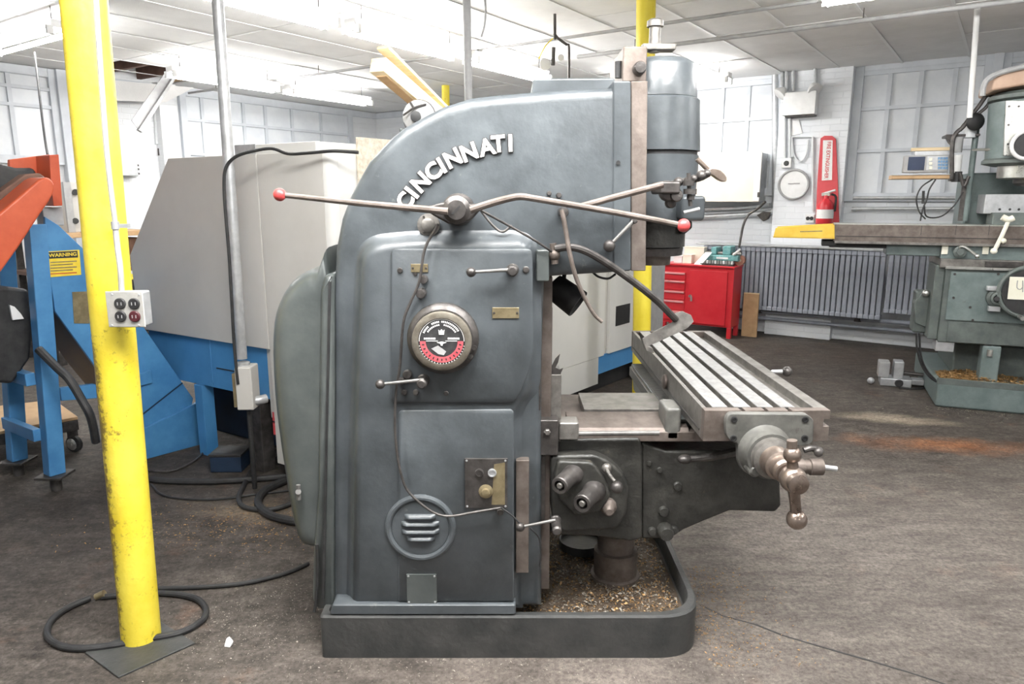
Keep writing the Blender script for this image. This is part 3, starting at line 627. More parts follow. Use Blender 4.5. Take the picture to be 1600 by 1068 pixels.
# ---- column ways, knee, saddle and table
def pbox(name, u0, v0, u1, v1, Y0, Y1, m, bevel=.004, parent=mill, **k):
    a_, b_ = at(u0, v0, Y0), at(u1, v1, Y0)
    return part(name, MB().box(min(a_.x,b_.x), max(a_.x,b_.x), Y0, Y1, min(a_.z,b_.z), max(a_.z,b_.z)), K[m], parent, bevel=bevel, **k)
def pprism(name, pts, Y0, Y1, m, bevel=.005, parent=mill, r=0, **k):
    q = round_poly(xz(pts, Y0), r, 4) if r else [V(p[:2]) for p in xz(pts, Y0)]
    return part(name, MB().prism([V((p[0], Y0, p[1])) for p in q], (0, Y1-Y0, 0)), K[m], parent, bevel=bevel, **k)
pbox('way_cap', 838, 390, 858, 440, YA+.01, YA+.08, 'mill2', bevel=.006)
pbox('column_way', 846, 432, 858, 920, 2.44, 3.0, 'brownsteel')
pbox('column_way_edge', 838, 440, 845, 640, 2.38, 2.44, 'darksteel', bevel=.002)
pbox('way_strip', 852, 480, 861, 700, 2.47, 2.97, 'brownsteel', bevel=.002)
way_post = pbox('guide_strip', 806, 719, 826, 895, 2.335, 2.40, 'brownsteel', bevel=.003)
pbox('steel_block', 853, 585, 876, 690, 2.46, 2.60, 'steel', bevel=.003)
part('rubber_wiper', MB().prism([V((p[0], 2.465, p[1])) for p in xz([(862,588),(862,572),(868,560),(875,553),(872,566),(868,574),(874,577),(880,575),(874,588)], 2.465)], (0,.006,0)), K['darksteel'])
# knee casting
knee = pprism('knee', [(864,686),(1000,684),(1004,700),(1004,842),(985,846),(930,838),(868,836),(862,805),(860,720)], 2.46, 2.99, 'greasy', bevel=.012, seg=3)
pprism('knee_front', [(1002,690),(1040,704),(1120,704),(1217,710),(1221,790),(1212,800),(1140,798),(1098,815),(1068,828),(1050,840),(1003,842)], 2.485, 2.955, 'greasy', bevel=.010, seg=3)
zk = .84
xk0, xk1 = at(912,648,2.63).x, at(1075,648,2.5).x
part('knee_top', MB().box(at(862,650,2.47).x, xk1+.1, 2.47, 2.98, at(960,690,2.47).z, .80), K['brownsteel'], knee, bevel=.004)
part('knee_way_cover', MB().box(xk0, xk1, 2.625, 2.86, zk-.03, zk), K['steel'], knee, bevel=.002)
part('way_ledge', MB().prism([V((at(885,665,2.56).x, y, z)) for y, z in ((2.47,.795),(2.485,.812),(2.615,zk-.006),(2.615,.795))], (xk1-at(885,665,2.56).x,0,0)), K['brownsteel'], knee, bevel=.002)
part('way_bar', MB().cone(at(893,677,2.435), at(1030,676,2.435), .009, n=12), K['rod'], knee)
part('gib_block', MB().box(at(842,660,2.40).x, at(873,660,2.40).x, 2.40, 2.50, at(850,712,2.40).z, at(850,656,2.40).z), K['darksteel'], knee, bevel=.006)
part('gib_bolt', MB().lathe([(.012,0),(.012,.010),(.008,.013)], at(855,674,2.40), (0,-1,0), 6), K['steel'], knee)
part('gib_block', MB().box(at(873,660,2.42).x, at(905,660,2.42).x, 2.42, 2.5, at(850,688,2.42).z, at(850,660,2.42).z), K['steel'], knee, bevel=.008)
pbox('clamp_rod', 846, 712, 851, 815, 2.42, 2.43, 'darksteel', bevel=.001)
gb = pprism('gear_cover', [(860,712),(930,710),(955,722),(976,742),(984,765),(980,800),(966,826),(880,832),(862,812)], 2.405, 2.47, 'greasy', bevel=.012, r=.02, seg=3)
pprism('gear_boss', [(872,720),(925,722),(945,745),(955,775),(938,800),(900,806),(872,780),(866,745)], 2.375, 2.41, 'greasy', parent=gb, bevel=.01, r=.015)
def shaft(u0, v0, Y0_, u1, v1, Y1_, r):
    p, q = at(u0, v0, Y0_), at(u1, v1, Y1_); L = (q-p).length
    o = part('crank_socket', MB().lathe([(r*1.25,0),(r*1.25,L*.35),(r*1.05,L*.42),(r,L*.45),(r,L-.004),(r*.9,L),(r*.62,L),(r*.6,L-.03)], p, q-p, 24), K['darksteel'], sharp=35)
    part('crank_shaft', MB().lathe([(r*.36,L-.032),(r*.36,L-.002),(r*.28,L+.002)], p, q-p, 14), K['steel'], o)
    part('socket_hole', MB().lathe([(r*.61,L-.03),(r*.60,L-.028)], p, q-p, 20), K['black'], o)
shaft(901,734,2.42, 874,759,2.28, .031); shaft(934,760,2.42, 909,787,2.27, .033)
kl = part('knob_lever', MB().tube([at(948,732,2.37), at(953,742,2.34), at(961,752,2.31)], .006, n=8), K['steel'])
part('ball_knob', MB().ball(at(964,761,2.31), .022), K['darksteel'], kl); part('hub', MB().ball(at(948,731,2.38), .018), K['steel'], kl)
part('clutch_knob', MB().lathe([(.030,0),(.030,.02),(.022,.03),(.02,.05),(.012,.06)], at(950,788,2.41), (-.05,-1,-.05), 18), K['brownsteel'])
for u, v, r, d in [(1038,826,.030,.05),(1018,828,.016,.02),(1052,826,.016,.02),(1036,797,.020,.02),(1058,758,.017,.014),(1030,733,.011,.012),(1014,723,.010,.01)]: knob(u, v, 2.487, r, d, 'greasy')
rl_ = rod('saddle_clamp', [(1068,717),(1090,716),(1118,712),(1150,705)], [2.40,2.40,2.40,2.42], .011, 'darksteel', r1=.016); part('ball_knob', MB().ball(at(1070,717,2.40), .021, sq=(1.25,1,.8)), K['darksteel'], rl_)
# elevating screw and its foot
sx = .424
part('elevating_screw', MB().lathe([(.10,.10),(.10,.125),(.088,.13),(.088,.23),(.075,.235),(.075,.31)], (sx, 2.68, 0), (0,0,1), 28), K['brownsteel'], sharp=30)
part('pan_drain', MB().lathe([(.10,.112),(.10,.15),(.092,.15),(.092,.13)], (.31, 2.93, 0), (0,0,1), 24), K['pan'])
# table
TX0, TX1, TY0, TY1, TZ = .633, 1.048, 2.245, 3.69, .95
tb = MB(); W_ = TX1-TX0; q = lambda c: TX0 + W_*(c-420)/570
prof = [(TX0, TZ-.107), (TX0, TZ)]
for a_, b_ in [(440,468),(540,567),(645,675),(748,780)]: prof += [(q(a_), TZ), (q(a_), TZ-.026), (q(b_), TZ-.026), (q(b_), TZ)]
prof += [(q(845), TZ), (q(845), TZ-.03), (q(930), TZ-.03), (q(930), TZ), (TX1, TZ), (TX1, TZ-.03), (TX1-.02, TZ-.03), (TX1-.02, TZ-.055), (TX1, TZ-.055), (TX1, TZ-.107)]
table = part('table', tb.prism([V((x, TY0+.035, z)) for x, z in prof], (0, TY1-TY0-.07, 0)), K['steel'], bevel=.0015)
for a_, b_ in [(468,540),(567,645),(675,748),(780,845)]:
    part('table_strip', MB().box(q(a_)+.001, q(b_)-.001, TY0+.035, TY1-.036, TZ-.004, TZ+.0012), K['tabletop'], table)
for s_, y0_, y1_ in ((0, TY0, TY0+.0345), (1, TY1-.0345, TY1)):
    pf = [(TX0, TZ-.107), (TX0, TZ)]
    for a_, b_ in [(585,603),(693,708),(798,815)]: pf += [(q(a_), TZ), (q(a_), TZ-.012), (q(b_), TZ-.012), (q(b_), TZ)]
    pf += [(TX1, TZ), (TX1, TZ-.03), (TX1-.02, TZ-.03), (TX1-.02, TZ-.055), (TX1, TZ-.055), (TX1, TZ-.107)]
    part('table_end', MB().prism([V((x, y0_, z)) for x, z in pf], (0, y1_-y0_, 0)), K['brownsteel'], table, bevel=.002)
part('table_dovetail', MB().prism([V((x, TY0+.30, z)) for x, z in ((TX0+.05,TZ-.107),(TX1-.05,TZ-.107),(TX1-.09,TZ-.150),(TX0+.09,TZ-.150))], (0, TY1-TY0-.5, 0)), K['darksteel'], table)
tq = V((TX0, 2.83, TZ-.055)); tn = part('table_oil_cover', MB().lathe([(.030,0),(.030,.010),(.022,.014)], tq, (-1,0,0), 18), K['brownsteel'], table)
part('table_side_slot', MB().box(TX0-.003, TX0+.002, TY0+.05, TY1-.05, TZ-.085, TZ-.078), K['darksteel'], table)
# saddle under the table
SZ = TZ-.11
sd = part('saddle', MB().box(TX0-.045, TX1+.02, 2.56, 3.30, zk+.004, SZ-.002), K['greasy'], bevel=.008)
part('saddle_apron', MB().prism([V((TX0-.05, 2.50, SZ)), V((TX0-.05, 3.40, SZ)), V((TX0-.05, 3.30, SZ-.11)), V((TX0-.05, 2.60, SZ-.11))], (.09,0,0)), K['mill2'], sd, bevel=.008)
part('saddle_gib', MB().box(TX0-.062, TX0-.05, 2.56, 3.36, SZ-.05, SZ-.005), K['darksteel'], sd, bevel=.003)
part('saddle_nose', MB().box(at(1040,640,2.47).x, at(1066,640,2.47).x, 2.47, 2.60, at(1050,690,2.47).z, at(1050,637,2.47).z), K['dirty'], sd, bevel=.014)
sb = part('saddle_lever', MB().tube([V((TX1-.01, 3.02, .80)), at(1208,580,3.00), at(1222,580,3.00)], .009, n=8, sub=1), K['galv']); part('ball_knob', MB().ball(at(1230,580,3.0), .022), K['darksteel'], sb)
# end bracket with the crank
br = pprism('end_bracket', [(1140,646),(1262,647),(1272,656),(1271,690),(1262,696),(1240,697),(1222,705),(1185,742),(1172,742),(1160,735),(1154,722),(1153,692),(1142,690),(1135,680),(1134,656)], 2.215, 2.246, 'dirty', r=.012, bevel=.004)
for u, v in [(1147,655),(1146,684),(1258,655),(1257,684)]: part('bracket_bolt', MB().lathe([(.011,0),(.011,.003),(.007,.004),(.007,.001)], V((at(u,v,2.215).x,2.215,at(u,v,2.215).z)), (0,-1,0), 14), K['black'], br)
part('bracket_lug', MB().box(at(1202,683,2.20).x, at(1216,683,2.20).x, 2.18, 2.215, at(1206,694,2.20).z, at(1206,682,2.20).z), K['dirty'], br, bevel=.003)
part('bracket_foot', MB().lathe([(.022,0),(.022,.05),(.014,.06)], at(1172,726,2.21), (0,-1,0), 16), K['dirty'], br)
bx = at(1197,706,2.2); bc = lambda d: V((bx.x, 2.215-d, bx.z))
bo = part('crank_boss', MB().lathe([(.088,-.0),(.078,.02),(.076,.06)], bc(0), (0,-1,0), 32), K['dirty'], sharp=30)
part('graduated_dial', MB().lathe([(.066,.055),(.066,.062),(.062,.064),(.062,.085),(.064,.087),(.050,.094)], bc(0), (0,-1,0), 36), K['steel'], bo, sharp=25)
part('crank_sleeve', MB().lathe([(.05,.09),(.046,.14),(.038,.145),(.038,.18),(.032,.19),(.034,.205)], bc(0), (0,-1,0), 28), K['bronze'], bo, sharp=30)
hub_ = V((bx.x, 1.975, bx.z)); cr = part('ball_crank', MB().ball(hub_, .040).lathe([(.03,-.0),(.03,.035),(.014,.04)], hub_+V((0,-.012,0)), (0,-1,0), 16), K['bronze'])
pb0, pb1 = at(1238,710,1.975), at(1245,811,1.975)
part('crank_arm', MB().lathe([(.019,.0),(.016,.05),(.015,.12)], hub_, pb0-hub_, 14), K['bronze'], cr); part('crank_arm', MB().lathe([(.020,0),(.017,.06),(.016,.12)], hub_, pb1-hub_, 14), K['bronze'], cr)
part('crank_ball', MB().ball(pb0, .026, 20), K['bronze'], cr); part('crank_ball', MB().ball(pb1, .0305, 20), K['bronze'], cr)
p, q_ = at(1240,729,2.17), at(1284,729,2.17)
st = part('side_shaft', MB().lathe([(.024,0),(.026,.03),(.022,.032),(.022,.05),(.027,.052),(.027,(q_-p).length)], p, q_-p, 18), K['brownsteel'], sharp=30)
part('shaft_end', MB().cone(q_-V((.001,0,0)), at(1307,732,2.17), .0085, n=12), K['galv'], st)
dl = rod('dog_lever', [(1256,703),(1268,700),(1282,704)], 2.20, .010, 'darksteel', r1=.012); part('ball_knob', MB().ball(at(1279,706,2.19), .016), K['darksteel'], dl)
# swarf lying in the pan and around it
def chips(name, groups, label):
    mb = MB(); bm = mb.bm; mats = []
    for n, fn, size, m in groups:
        if m not in mats: mats.append(m)
        for _ in range(n):
            p = fn()
            if p is None: continue
            a_ = random.uniform(0, 2*PI); L = size*random.uniform(.5, 1.6); h = L*random.uniform(.25, .6); e = V((math.cos(a_), math.sin(a_), random.uniform(-.3,.5)))*L; f = V((-math.sin(a_), math.cos(a_), random.uniform(-.4,.6)))*L*.35
            v = [bm.verts.new(p+e), bm.verts.new(p-e), bm.verts.new(p+f), bm.verts.new(p-f+V((0,0,h)))]
            for t in ((0,2,1),(0,3,2),(2,3,1),(0,1,3)): bm.faces.new([v[i] for i in t]).material_index = mats.index(m)
    me = bpy.data.meshes.new(name); bm.to_mesh(me); bm.free()
    for m in mats: me.materials.append(K[m])
    o = bpy.data.objects.new(name, me); C.objects.link(o); o['kind'] = 'stuff'; o['label'] = label; o['category'] = 'metal chips'
    return o
def in_pan():
    x = random.uniform(.03, .64); y = random.uniform(2.35, 3.05)
    if (x-sx)**2+(y-2.68)**2 < .0095: return None
    g = math.sin(x*9+1)*math.cos(y*11)*.5+.5
    if random.random() > .30+.7*g: return None
    return V((x, y, .109+random.random()*.012*g))
def by_pan():
    t = abs(random.gauss(0, .16)); a_ = random.uniform(-.9, 1.3); cx, cy = .52+.2*math.cos(a_), 2.6+.3*math.sin(a_)
    x, y = .70+t*1.0+random.gauss(0,.02), random.uniform(2.25, 2.95)
    return V((x, y, .002)) if x > .705 else None
def front():
    x = random.uniform(-.75, .9); y = 2.29-abs(random.gauss(0, .07)); return V((x, y, .002))
def left_of():
    return V((random.gauss(-1.0, .22), random.gauss(2.55, .22), .002))
def scatter():
    return V((random.uniform(-3, 3.5), random.uniform(1.9, 5.5), .002))
def sc2():
    p = scatter()
    return None if (-.72 < p.x < .72 and 2.27 < p.y < 3.17) else p
def back_left():
    return V((random.gauss(-1.35, .35), random.gauss(3.35, .15), .002))
chips('metal_chips', [(3600, in_pan, .006, 'chip1'), (2600, in_pan, .006, 'chip2')], 'brown and golden metal chips lying in the big mill base pan')
chips('metal_chips', [(900, by_pan, .004, 'chip2'), (420, front, .0035, 'chip1'), (1500, lambda: (lambda p: p if p.x < -.72 else None)(left_of()), .003, 'chip1'), (700, sc2, .004, 'chip1'), (900, back_left, .005, 'chip2')], 'fine pale metal chips scattered over the dark shop floor')
# ================================================================== THE GREY LATHE BEHIND THE MILL
LO, LA, LB = V((-.92, 3.69, 0)), V((-.85, .527, 0)), V((.61, .79, 0))
def LT(t, s, z): return LO + LA*t + LB*s + V((0, 0, z))
lathe = thing('turning_center', 'large enclosed grey and white lathe with blue base standing behind the green mill', 'lathe', LT(.9, 1.9, 0))
def lbox(name, t0, t1, s0, s1, z0, z1, m, bevel=.006, parent=lathe, **k): return obj(name, MB().fbox(LT, t0, t1, s0, s1, z0, z1), K[m], parent, bevel=bevel, **k)
def lend(name, tz, s0, s1, m, bevel=.006, parent=lathe, **k): return obj(name, MB().prism([LT(t, s0, z) for t, z in tz], LB*(s1-s0)), K[m], parent, bevel=bevel, **k)
lend('enclosure', [(.06,.36),(.06,1.85),(1.33,1.85),(1.84,1.27),(1.81,.80),(.62,.80),(.62,.36)], .03, 3.85, 'beige')
ep = lend('end_panel', [(.556,.785),(.556,1.87),(1.35,1.87),(1.86,1.27),(1.835,.785)], 0, .028, 'beige', bevel=.003)
cp = lend('front_end_panel', [(.05,.10),(.05,1.87),(.55,1.87),(.55,.10)], 0, .028, 'beige', bevel=.003)
cn = obj('corner_panel', MB().prism([LT(t, s, .10) for t, s in ((.048,0),(.03,.002),(.012,.012),(.002,.03),(0,.05),(.02,.05),(.048,.03))], (0,0,1.77)), K['beigew'], lathe, sharp=60)
lbox('side_panel', 0, .03, .052, 2.79, .33, 1.87, 'beigew', .003); lbox('lower_side_panel', 0, .03, .052, 2.70, .10, .328, 'beigew', .002)
p2 = lbox('side_panel', .0, .03, 2.875, 3.36, .33, 1.87, 'beigew', .003); lbox('side_panel', 0, .03, 3.37, 3.9, .0, 1.87, 'grey', .003)
lbox('panel_seam', .03, .06, 2.79, 2.875, .33, 1.85, 'beige', .002)
lbox('black_window', -.004, .01, 2.97, 3.22, hit(975,484,LT(0,0,0),LA).z, hit(975,457,LT(0,0,0),LA).z, 'black', .002, p2)
lbox('blue_skirt', .02, .10, 2.72, 3.7, .17, .33, 'blue2', .004)
lbox('blue_skirt', .62, 1.15, .035, .10, .47, .782, 'blue2', .004); lbox('blue_skirt', 1.155, 1.80, .035, .10, .47, .782, 'blue2', .004)
lbox('skirt_slot', .80, 1.10, .030, .036, .60, .606, 'black', 0)
lbox('inner_base', .66, 1.7, .38, .5, .0, .47, 'darkblue', .01); lbox('base_frame', .10, 1.7, .50, 3.6, .0, .36, 'black', .01)
lbox('levelling_foot', .70, .80, .02, .10, .0, .45, 'darksteel', .004); lbox('levelling_foot', 1.25, 1.33, .02, .10, .0, .47, 'blue2', .004)
for u, v in [(405,268),(412,448)]:
    p = hit(u, v, LO, LB); obj('panel_screw', MB().lathe([(.010,0),(.008,.003)], p, -LB, 10), K['black'], ep)
hp_ = [hit(u, v, LO, LB) for u, v in [(315,525),(313,497),(352,471),(366,470),(366,531)]]
obj('hatch', MB().prism([p+LB*.002 for p in hp_], -LB*.008), K['beige'], ep); c_ = sum(hp_, V((0,0,0)))/5
obj('hatch_gap', MB().prism([c_+(p-c_)*1.05+LB*.001 for p in hp_], -LB*.005), K['black'], ep)
for z0_, z1_ in ((.26,.33),(.345,.40)): obj('red_coupling', MB().cone(LT(.60,.05,z0_), LT(.60,.05,z1_), .022, n=14), K['reddark'], lathe, label='red coupling')
tb_ = lbox('top_box', .15, .62, .05, .9, 1.872, 1.925, 'beigew', .004); lbox('top_duct', .62, .80, .05, .5, 1.872, 1.93, 'galv', .004)
SB = LO - LA*.04
bq = [hit(559, 290, SB, LA), hit(559, 214, SB, LA), hit(655, 222, SB, LA), hit(655, 290, SB, LA)]; bq[0].z = .002; bq[3].z = .002
bo_ = obj('particle_board', MB().prism(bq, LA*.016), K['card'], bevel=.002)
bo_['label'] = 'speckled pale particle board leaning on the lathe side behind the arch'; bo_['category'] = 'board'
# ================================================================== YELLOW COLUMNS
K['yellow_front'] = mat('yellow_paint_scuffed', (.72,.56,.035), (.82,.68,.075), 5, .45, bump=.25, bscale=30)
yc = thing('steel_column', 'scuffed yellow steel column nearest the viewer, left of the mill', 'column', (-1.405, 2.42, 0))
b0, t0 = V((-1.405, 2.42, .006)), at(131, 0, 2.42); t1 = b0+(t0-b0)*((CZ-.006)/(t0.z-.006))
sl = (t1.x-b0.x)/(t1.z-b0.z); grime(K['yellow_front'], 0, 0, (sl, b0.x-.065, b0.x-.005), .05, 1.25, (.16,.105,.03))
obj('shaft', MB().cone(b0, t1, .0685, n=32), K['yellow_front'], yc)
bpz = [zp(133,1021,0), zp(185,1060,0), zp(305,1006,0)]; bpz.append(bpz[0]+bpz[2]-bpz[1])
obj('base_plate', MB().prism([p+V((0,0,.0005)) for p in bpz], (0,0,.007)), K['pan'], yc, bevel=.002)
cd = thing('outlet_conduit', 'thin grey conduit ending in a four-socket box on the nearest yellow column', 'conduit', at(193,483,2.33))
obj('conduit_pipe', MB().tube([at(143,-170,2.335), at(150,0,2.335), at(160,150,2.335), at(168,250,2.335), at(180,350,2.332)], .0085, n=10), K['conduit'], cd)
obj('conduit_pipe', MB().tube([at(180,352,2.332), at(184,390,2.33), at(188,420,2.32), at(190,458,2.315)], .0095, n=10), K['conduit'], cd)
obj('coupling', MB().cone(at(179.5,346,2.332), at(180.5,358,2.332), .0125, n=14), K['galv'], cd); obj('pipe_strap', MB().box(at(172,352,2.33).x, at(196,352,2.33).x, 2.335, 2.36, at(180,356,2.33).z, at(180,350,2.33).z), K['galv'], cd)
q0, q1 = at(171,512,2.295), at(221,456,2.295)
ob = obj('outlet_box', MB().box(q0.x, q1.x, 2.30, 2.352, q0.z+.004, q1.z), K['galv'], cd, bevel=.006)
obj('cover_plate', MB().box(q0.x-.002, q1.x+.002, 2.294, 2.30, q0.z+.002, q1.z+.002), K['conduit'], cd, bevel=.003)
for i, (u, v, m) in enumerate([(188,474,'black'),(210,474,'black'),(189,494,'black'),(211,494,'reddark')]):
    c_ = at(u, v, 2.294); o = obj('socket', MB().lathe([(.0185,0),(.0185,.004),(.016,.006),(.004,.006)], c_, (0,-1,0), 20), K['black'] if m == 'black' else mat('dark_red_socket', (.05,.008,.012), (.07,.012,.016), 5, .4), cd)
    for dx in (-.006, .006): obj('socket_slot', MB().box(c_.x+dx-.001, c_.x+dx+.001, c_.y-.0075, c_.y-.005, c_.z-.005, c_.z+.005), K['grey'], o)
for u, v in [(175,460),(217,460),(175,508),(217,508)]: obj('screw', MB().lathe([(.004,0),(.003,.002)], at(u,v,2.294), (0,-1,0), 8), K['galv'], cd)
y2 = thing('steel_column', 'yellow steel column behind the mill, between its head and its table', 'column', (1.02, 5.5, 0))
p, q_ = V((1.035,5.5,.006)), at(1009,40,5.5); q_ = p+(q_-p)*((CZ-.006)/(q_.z-.006))
obj('shaft', MB().cone(p, q_, .0695, n=28), K['yellow'], y2); obj('base_plate', MB().box(.92, 1.15, 5.385, 5.615, 0.0005, .008), K['pan'], y2, bevel=.002)
obj('side_strip', MB().cone(at(1021,10,5.45), at(1019,70,5.45), .012, n=8), K['yellow'], y2)
y3 = thing('steel_column', 'thin pale yellow column far off, showing just above the arch', 'column', (at(696,130,9.6).x, 9.6, 0))
obj('shaft', MB().cone((at(696,130,9.6).x, 9.6, .006), (at(696,130,9.6).x, 9.6, CZ), .05, n=20), K['yellow'], y3); obj('base_plate', MB().box(at(696,130,9.6).x-.12, at(696,130,9.6).x+.12, 9.48, 9.72, .0005, .008), K['pan'], y3)
# ================================================================== GREY DROP CONDUIT, HANGING PIPES, PIPES UNDER THE CEILING
gc = thing('drop_conduit', 'grey conduit dropping from the ceiling to a switch box before the lathe', 'conduit', (-1.50, 3.84, 0))
g0, g1 = at(378,560,3.84), at(340,0,3.84); g1 = g0+(g1-g0)*((CZ-g0.z)/(g1.z-g0.z))
obj('conduit_pipe', MB().cone(g0, g1, .029, n=18), K['galv'], gc)
obj('flex_fitting', MB().lathe([(.030,0),(.034,.005),(.030,.012),(.034,.018),(.030,.026),(.036,.03),(.036,.06),(.026,.065)], at(381,582,3.84), (g1-g0), 16), K['galv'], gc)
sbx = obj('switch_box', MB().box(at(368,610,3.78).x, at(394,610,3.78).x, 3.78, 3.90, at(380,641,3.78).z, at(380,574,3.78).z), K['beige'], gc, bevel=.008)
obj('box_side_strip', MB().box(at(364,610,3.8).x, at(368,610,3.8).x+.002, 3.80, 3.89, at(380,636,3.8).z, at(380,584,3.8).z), K['brass'], gc)
obj('side_elbow', MB().tube([at(394,625,3.84), at(404,625,3.84), at(416,622,3.87)], .026, n=12), K['galv'], gc)
obj('lower_pipe', MB().cone((at(389,641,3.84).x, 3.84, .0), (at(389,641,3.84).x, 3.84, at(389,641,3.84).z), .014, n=12), K['black'], gc)
def hose(name, pts, r, label, cat='hose', m='black', z=None, Y=None, sub=6):
    o = obj(name, MB().tube([zp(u, v, r+.001) if Y is None else at(u, v, Y if not isinstance(Y, list) else Y[i]) for i, (u, v) in enumerate(pts)], r, n=10, sub=sub), K[m])
    o['label'] = label; o['category'] = cat; return o
hose('power_cable', [(372,600),(366,540),(362,470),(358,400),(353,340),(350,290),(353,262),(368,245),(395,236),(425,232),(450,240),(480,239),(520,236),(560,238)], .0085, 'black cable running up the grey conduit and over the lathe top', 'cable', Y=[3.78,3.785,3.79,3.79,3.79,3.79,3.79,3.78,3.76,3.74,3.70,3.66,3.62,3.6])
def vpipe(name, u, v, Y, zb, zt, r, m, label, cat='pipe', lean=0):
    p = at(u, v, Y); t = thing(name, label, cat, (p.x, Y, zb)); obj('pipe', MB().cone((p.x, Y, zb), (p.x+lean, Y, zt), r, n=14), K[m], t)
    obj('ceiling_flange', MB().cone((p.x+lean, Y, zt-.02), (p.x+lean, Y, zt-.001), r*2, n=16), K[m], t); return t
gp_ = vpipe('hanging_pipe', 735, 75, 4.3, 0.001, CZ, .023, 'grey', 'plain grey upright pipe rising behind the arch to the ceiling', lean=-.02)
hose('thin_cable', [(757,-10),(759,15),(757,40),(752,58)], .006, 'thin grey cable looping beside the upright pipe over the arch', 'cable', 'grey', Y=4.2)
wp = at(1515,184,5.75); wq = at(1527,18,5.75); wq = wp+(wq-wp)*((CZ-wp.z)/(wq.z-wp.z))
t = thing('drop_pole', 'slim white pole hanging from the ceiling left of the right mill head', 'pole', wp); obj('pole', MB().cone(wp, wq, .020, n=12), K['white'], t); obj('ceiling_flange', MB().cone(wq-V((0,0,.02)), wq-V((0,0,.001)), .04, n=14), K['white'], t)
def apipe(u, v, z, a0, a1, r, label):
    b = ab(zp(u, v, z))[1]; t = thing('sprinkler_pipe', label, 'pipe', R((a0+a1)/2, b, z)); obj('pipe', MB().cone(R(a0, b, z), R(a1, b, z), r, n=12), K['grey'], t)
    q = a0+.6
    while q < a1: obj('hanger_rod', MB().cone(R(q, b, z+r), R(q, b, CZ), .004, n=6), K['darksteel'], t); q += 1.9
apipe(858, 63, 2.97, -8.9, 3.0, .014, 'thin grey pipe crossing under the ceiling from far left, nearer of two'); apipe(1160, 56, 2.97, -3.6, 3.2, .018, 'thin grey pipe under the ceiling right of the mill head, farther of two')
# pulley assembly hanging over the arch
pl = thing('pulley_hanger', 'small white pulley wheel on a bent pipe hanger above the arch', 'pulley', at(868,60,6.0))
pt_ = at(867,15,6.0); obj('hanger_pipe', MB().cone(at(867,62,6.0), (pt_.x, 6.0, CZ), .012, n=10), K['darksteel'], pl)
obj('bent_pipe', MB().tube([at(866,52,6), at(872,60,6), at(886,70,6), at(889,74,6), at(889,122,6)], .011, n=8, sub=2), K['darksteel'], pl); obj('pipe_flange', MB().lathe([(.035,0),(.02,.015)], at(889,128,6), (0,0,1), 14), K['galv'], pl)
obj('spring', MB().cone(at(864,102,5.97), at(865,74,5.97), .016, n=10), K['darksteel'], pl); obj('pulley_wheel', MB().lathe([(.045,0),(.038,.008),(.045,.016),(.02,.018)], at(851,101,5.98), (.3,-1,0), 20), K['white'], pl)
obj('pulley_wheel', MB().lathe([(.025,0),(.02,.006),(.025,.012)], at(876,90,5.98), (.3,-1,0), 16), K['white'], pl); obj('pull_cord', MB().tube([at(864,60,5.98), at(852,72,5.98), at(842,92,5.98)], .005, n=6, sub=2), K['yellow'], pl)
# timbers slung under the ceiling
tm = thing('timber_frame', 'pale timber beams sloping down from the ceiling behind the arch', 'timber', at(640,130,7.2))
def beam(name, u0, v0, Y0_, u1, v1, Y1_, wdt, hgt, m):
    p, q = at(u0,v0,Y0_), at(u1,v1,Y1_); d = (q-p).normalized(); sd = d.cross(V((0,0,1))).normalized(); up = sd.cross(d)
    return obj(name, MB().hexa([p-sd*wdt-up*hgt, p+sd*wdt-up*hgt, q+sd*wdt-up*hgt, q-sd*wdt-up*hgt, p-sd*wdt+up*hgt, p+sd*wdt+up*hgt, q+sd*wdt+up*hgt, q-sd*wdt+up*hgt]), K[m], tm, bevel=.004)
beam('beam', 590, 101, 6.5, 706, 200, 7.7, .075, .062, 'wood'); beam('upper_plank', 598, 74, 6.55, 708, 184, 7.75, .060, .014, 'wood'); beam('lower_plank', 596, 118, 6.55, 690, 200, 7.6, .05, .010, 'plank')
# broken ceiling: hanging tile, metal channel, joists in the hole
HP = lambda u, v: hit(u, v, R(-8.75, 0, 0), AX)
o = obj('loose_ceiling_tile', MB().prism([HP(150,123), HP(302,137), HP(258,160), HP(150,156)], AX*.016), K['tile'])
o['label'] = 'loose white ceiling tile hanging below the broken hole by the left wall'; o['category'] = 'ceiling tile'
HQ = lambda u, v: hit(u, v, R(-8.2, 0, 0), AX)
t = thing('metal_channel', 'loose grey metal channel hanging diagonally from the broken ceiling hole', 'channel', HQ(240,155))
p = [HQ(258,113), HQ(277,111), HQ(216,203), HQ(205,188)]
obj('channel_web', MB().prism(p, AX*.006), K['grey'], t); obj('channel_flange', MB().prism([HQ(274,111), HQ(278,111), HQ(219,207), HQ(213,203)], AX*.05), K['grey'], t)
for q in (4.5, 4.95, 5.3): obj('joist', MB().fbox(R, -9.05, -7.85, q, q+.05, CZ+.02, CZ+.155), K['darkwood'] if q != 5.3 else K['plank'], ce)
